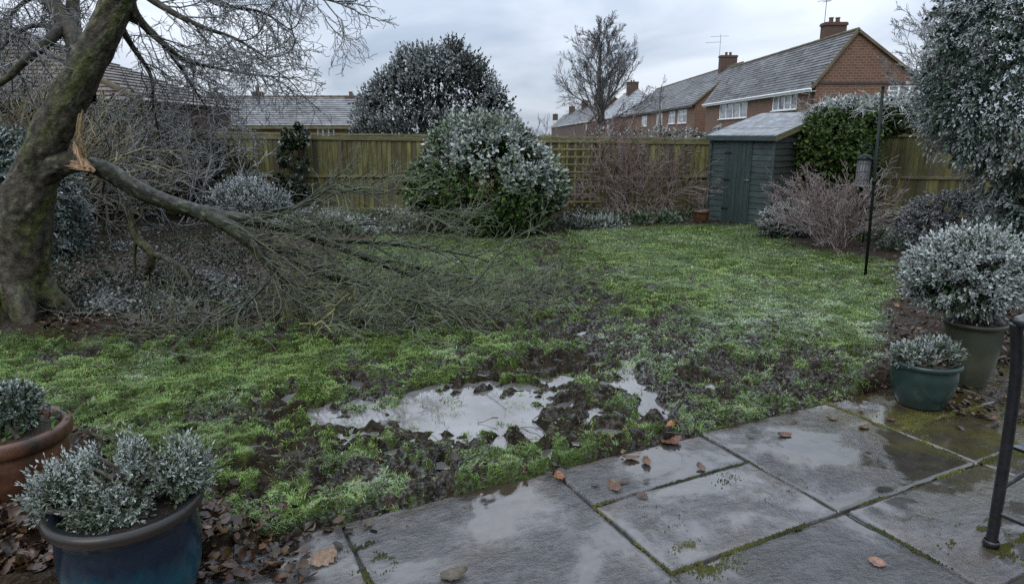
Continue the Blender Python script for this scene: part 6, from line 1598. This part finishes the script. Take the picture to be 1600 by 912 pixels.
# bird-feeder pole and the feeder
pb = G(1352, 433); pt_ = P(1378, 138, pb[1] + 0.02)
pb[2] = gz(pb[0], pb[1])
b = MB(); root = thing('garden_pole', 'thin dark green metal pole standing upright in the lawn on the right', 'pole', pb)
tilt = np.array([pt_[0] - pb[0], 0, pt_[2] - pb[2]])
b.tube([pb + np.array([0, 0, -0.1]), pb + tilt], 0.017, 12); b.build('shaft', M['pole_green'], root, True)
b = MB(); b.tube([pb + tilt, pb + tilt + np.array([0, 0, 0.025])], [0.02, 0.012], 12); b.build('cap', M['pole_green'], root, True)
b = MB(); mid = pb + tilt * 0.52; b.tube([mid - np.array([0, 0, 0.035]), mid + np.array([0, 0, 0.035])], 0.022, 12); b.build('joint_collar', M['pole_green'], root, True)
def feeder():
    Y = 10.6; c0 = P(1346, 292, Y); c1 = P(1346, 246, Y); hh = c1[2] - c0[2]
    root = thing('bird_feeder', 'grey ribbed tube feeder hanging in front of the ivy beside the pole', 'bird feeder', c0)
    b = MB(); b.lathe([(0.0001, 0), (0.11, 0), (0.115, 0.02), (0.09, 0.035)], c0, 20); b.build('tray', M['galv'], root, True)
    b = MB(); b.lathe([(0.082, 0.03), (0.082, hh - 0.03)], c0, 20); b.build('tube', M['glass'], root, True)
    b = MB()
    for k in range(14):
        a = k * 2 * pi / 14; p = c0 + np.array([cos(a) * 0.092, sin(a) * 0.092, 0.03]); b.tube([p, p + np.array([0, 0, hh - 0.06])], 0.006, 5)
    for z in (0.12, 0.24, 0.36):
        if z < hh: b.tube([c0 + np.array([cos(a) * 0.092, sin(a) * 0.092, z]) for a in np.linspace(0, 2 * pi, 21)], 0.005, 5, False)
    b.build('cage', M['galv'], root)
    b = MB(); b.lathe([(0.11, hh - 0.035), (0.115, hh - 0.015), (0.05, hh + 0.04), (0.0001, hh + 0.055)], c0, 20); b.build('lid', M['pole_green'], root, True)
    st = smooth_path([c1 + np.array([0, 0, 0.05]), c1 + np.array([0.01, 0, 0.14]), c1 + np.array([0.08, 0.02, 0.2]), c1 + np.array([0.16, 0.0, 0.1]), c1 + np.array([0.17, 0, -0.4]), np.array([c1[0] + 0.17, Y, 0.0])], 6)
    b = MB(); b.tube(st, 0.012, 8); b.build('crook', M['pole_green'], root, True)
feeder()

# garden chair at the right edge
def chair():
    f = np.array([2.03, 2.58, 0.0]); root = thing('garden_chair', 'black metal garden chair on the paving at the right edge, mostly out of view', 'chair', f)
    ax = nrm(np.array([0.9, 0.44, 0])); ay = np.array([ax[1], -ax[0], 0]); zz = np.array([0, 0, 1.0])
    Wd, Dp = 0.46, 0.44
    pt = lambda a, q, z: f + ax * a + ay * q + zz * z
    def tube(name, pts, r, k=10, m=8):
        b = MB(); b.tube(smooth_path(pts, m), r, k); return b.build(name, M['metal_black'], root, True)
    # back posts with a curved top, away from the seat in +ax
    for q, nm in ((0, 'back_leg'), (Wd, 'back_leg')):
        tube(nm, [pt(0.0, q, 0), pt(-0.004, q, 0.2), pt(-0.01, q, 0.42), pt(-0.02, q, 0.64), pt(-0.04, q, 0.8), pt(-0.075, q, 0.93), pt(-0.1, q, 0.995)], 0.022, 14)
        b = MB(); b.lathe([(0.0001, -0.002), (0.031, -0.002), (0.031, 0.02), (0.027, 0.026)], pt(0.0, q, 0.004), 12); b.build('foot', M['metal_black'], root, True)
        tube('front_leg', [pt(Dp, q, 0), pt(Dp - 0.01, q, 0.2), pt(Dp - 0.01, q, 0.43)], 0.017)
        tube('side_stretcher', [pt(-0.006, q, 0.27), pt(0.2, q, 0.3), pt(Dp - 0.01, q, 0.27)], 0.012)
        tube('armrest', [pt(-0.105, q, 0.995), pt(-0.02, q, 1.0), pt(0.15, q, 0.97), pt(0.3, q, 0.86), pt(Dp - 0.02, q, 0.7), pt(Dp - 0.01, q, 0.43)], 0.021)
    tube('top_rail', [pt(-0.1, 0, 0.995), pt(-0.11, Wd / 2, 1.005), pt(-0.1, Wd, 0.995)], 0.019)
    tube('back_stretcher', [pt(-0.003, 0, 0.16), pt(0.01, Wd / 2, 0.16), pt(-0.003, Wd, 0.16)], 0.011)
    for k in range(5): tube('back_slat', [pt(0.0, Wd * (k + 1) / 6, 0.45), pt(-0.03, Wd * (k + 1) / 6, 0.75), pt(-0.105, Wd * (k + 1) / 6, 1.0)], 0.008)
    for k in range(8):
        b = MB(); b.obox(pt(0.04 + (Dp - 0.06) * (k + 0.5) / 8, Wd / 2, 0.44), ax * 0.021, ay * (Wd / 2 + 0.01), zz * 0.006); b.build('seat_slat', M['metal_black'], root)
chair()
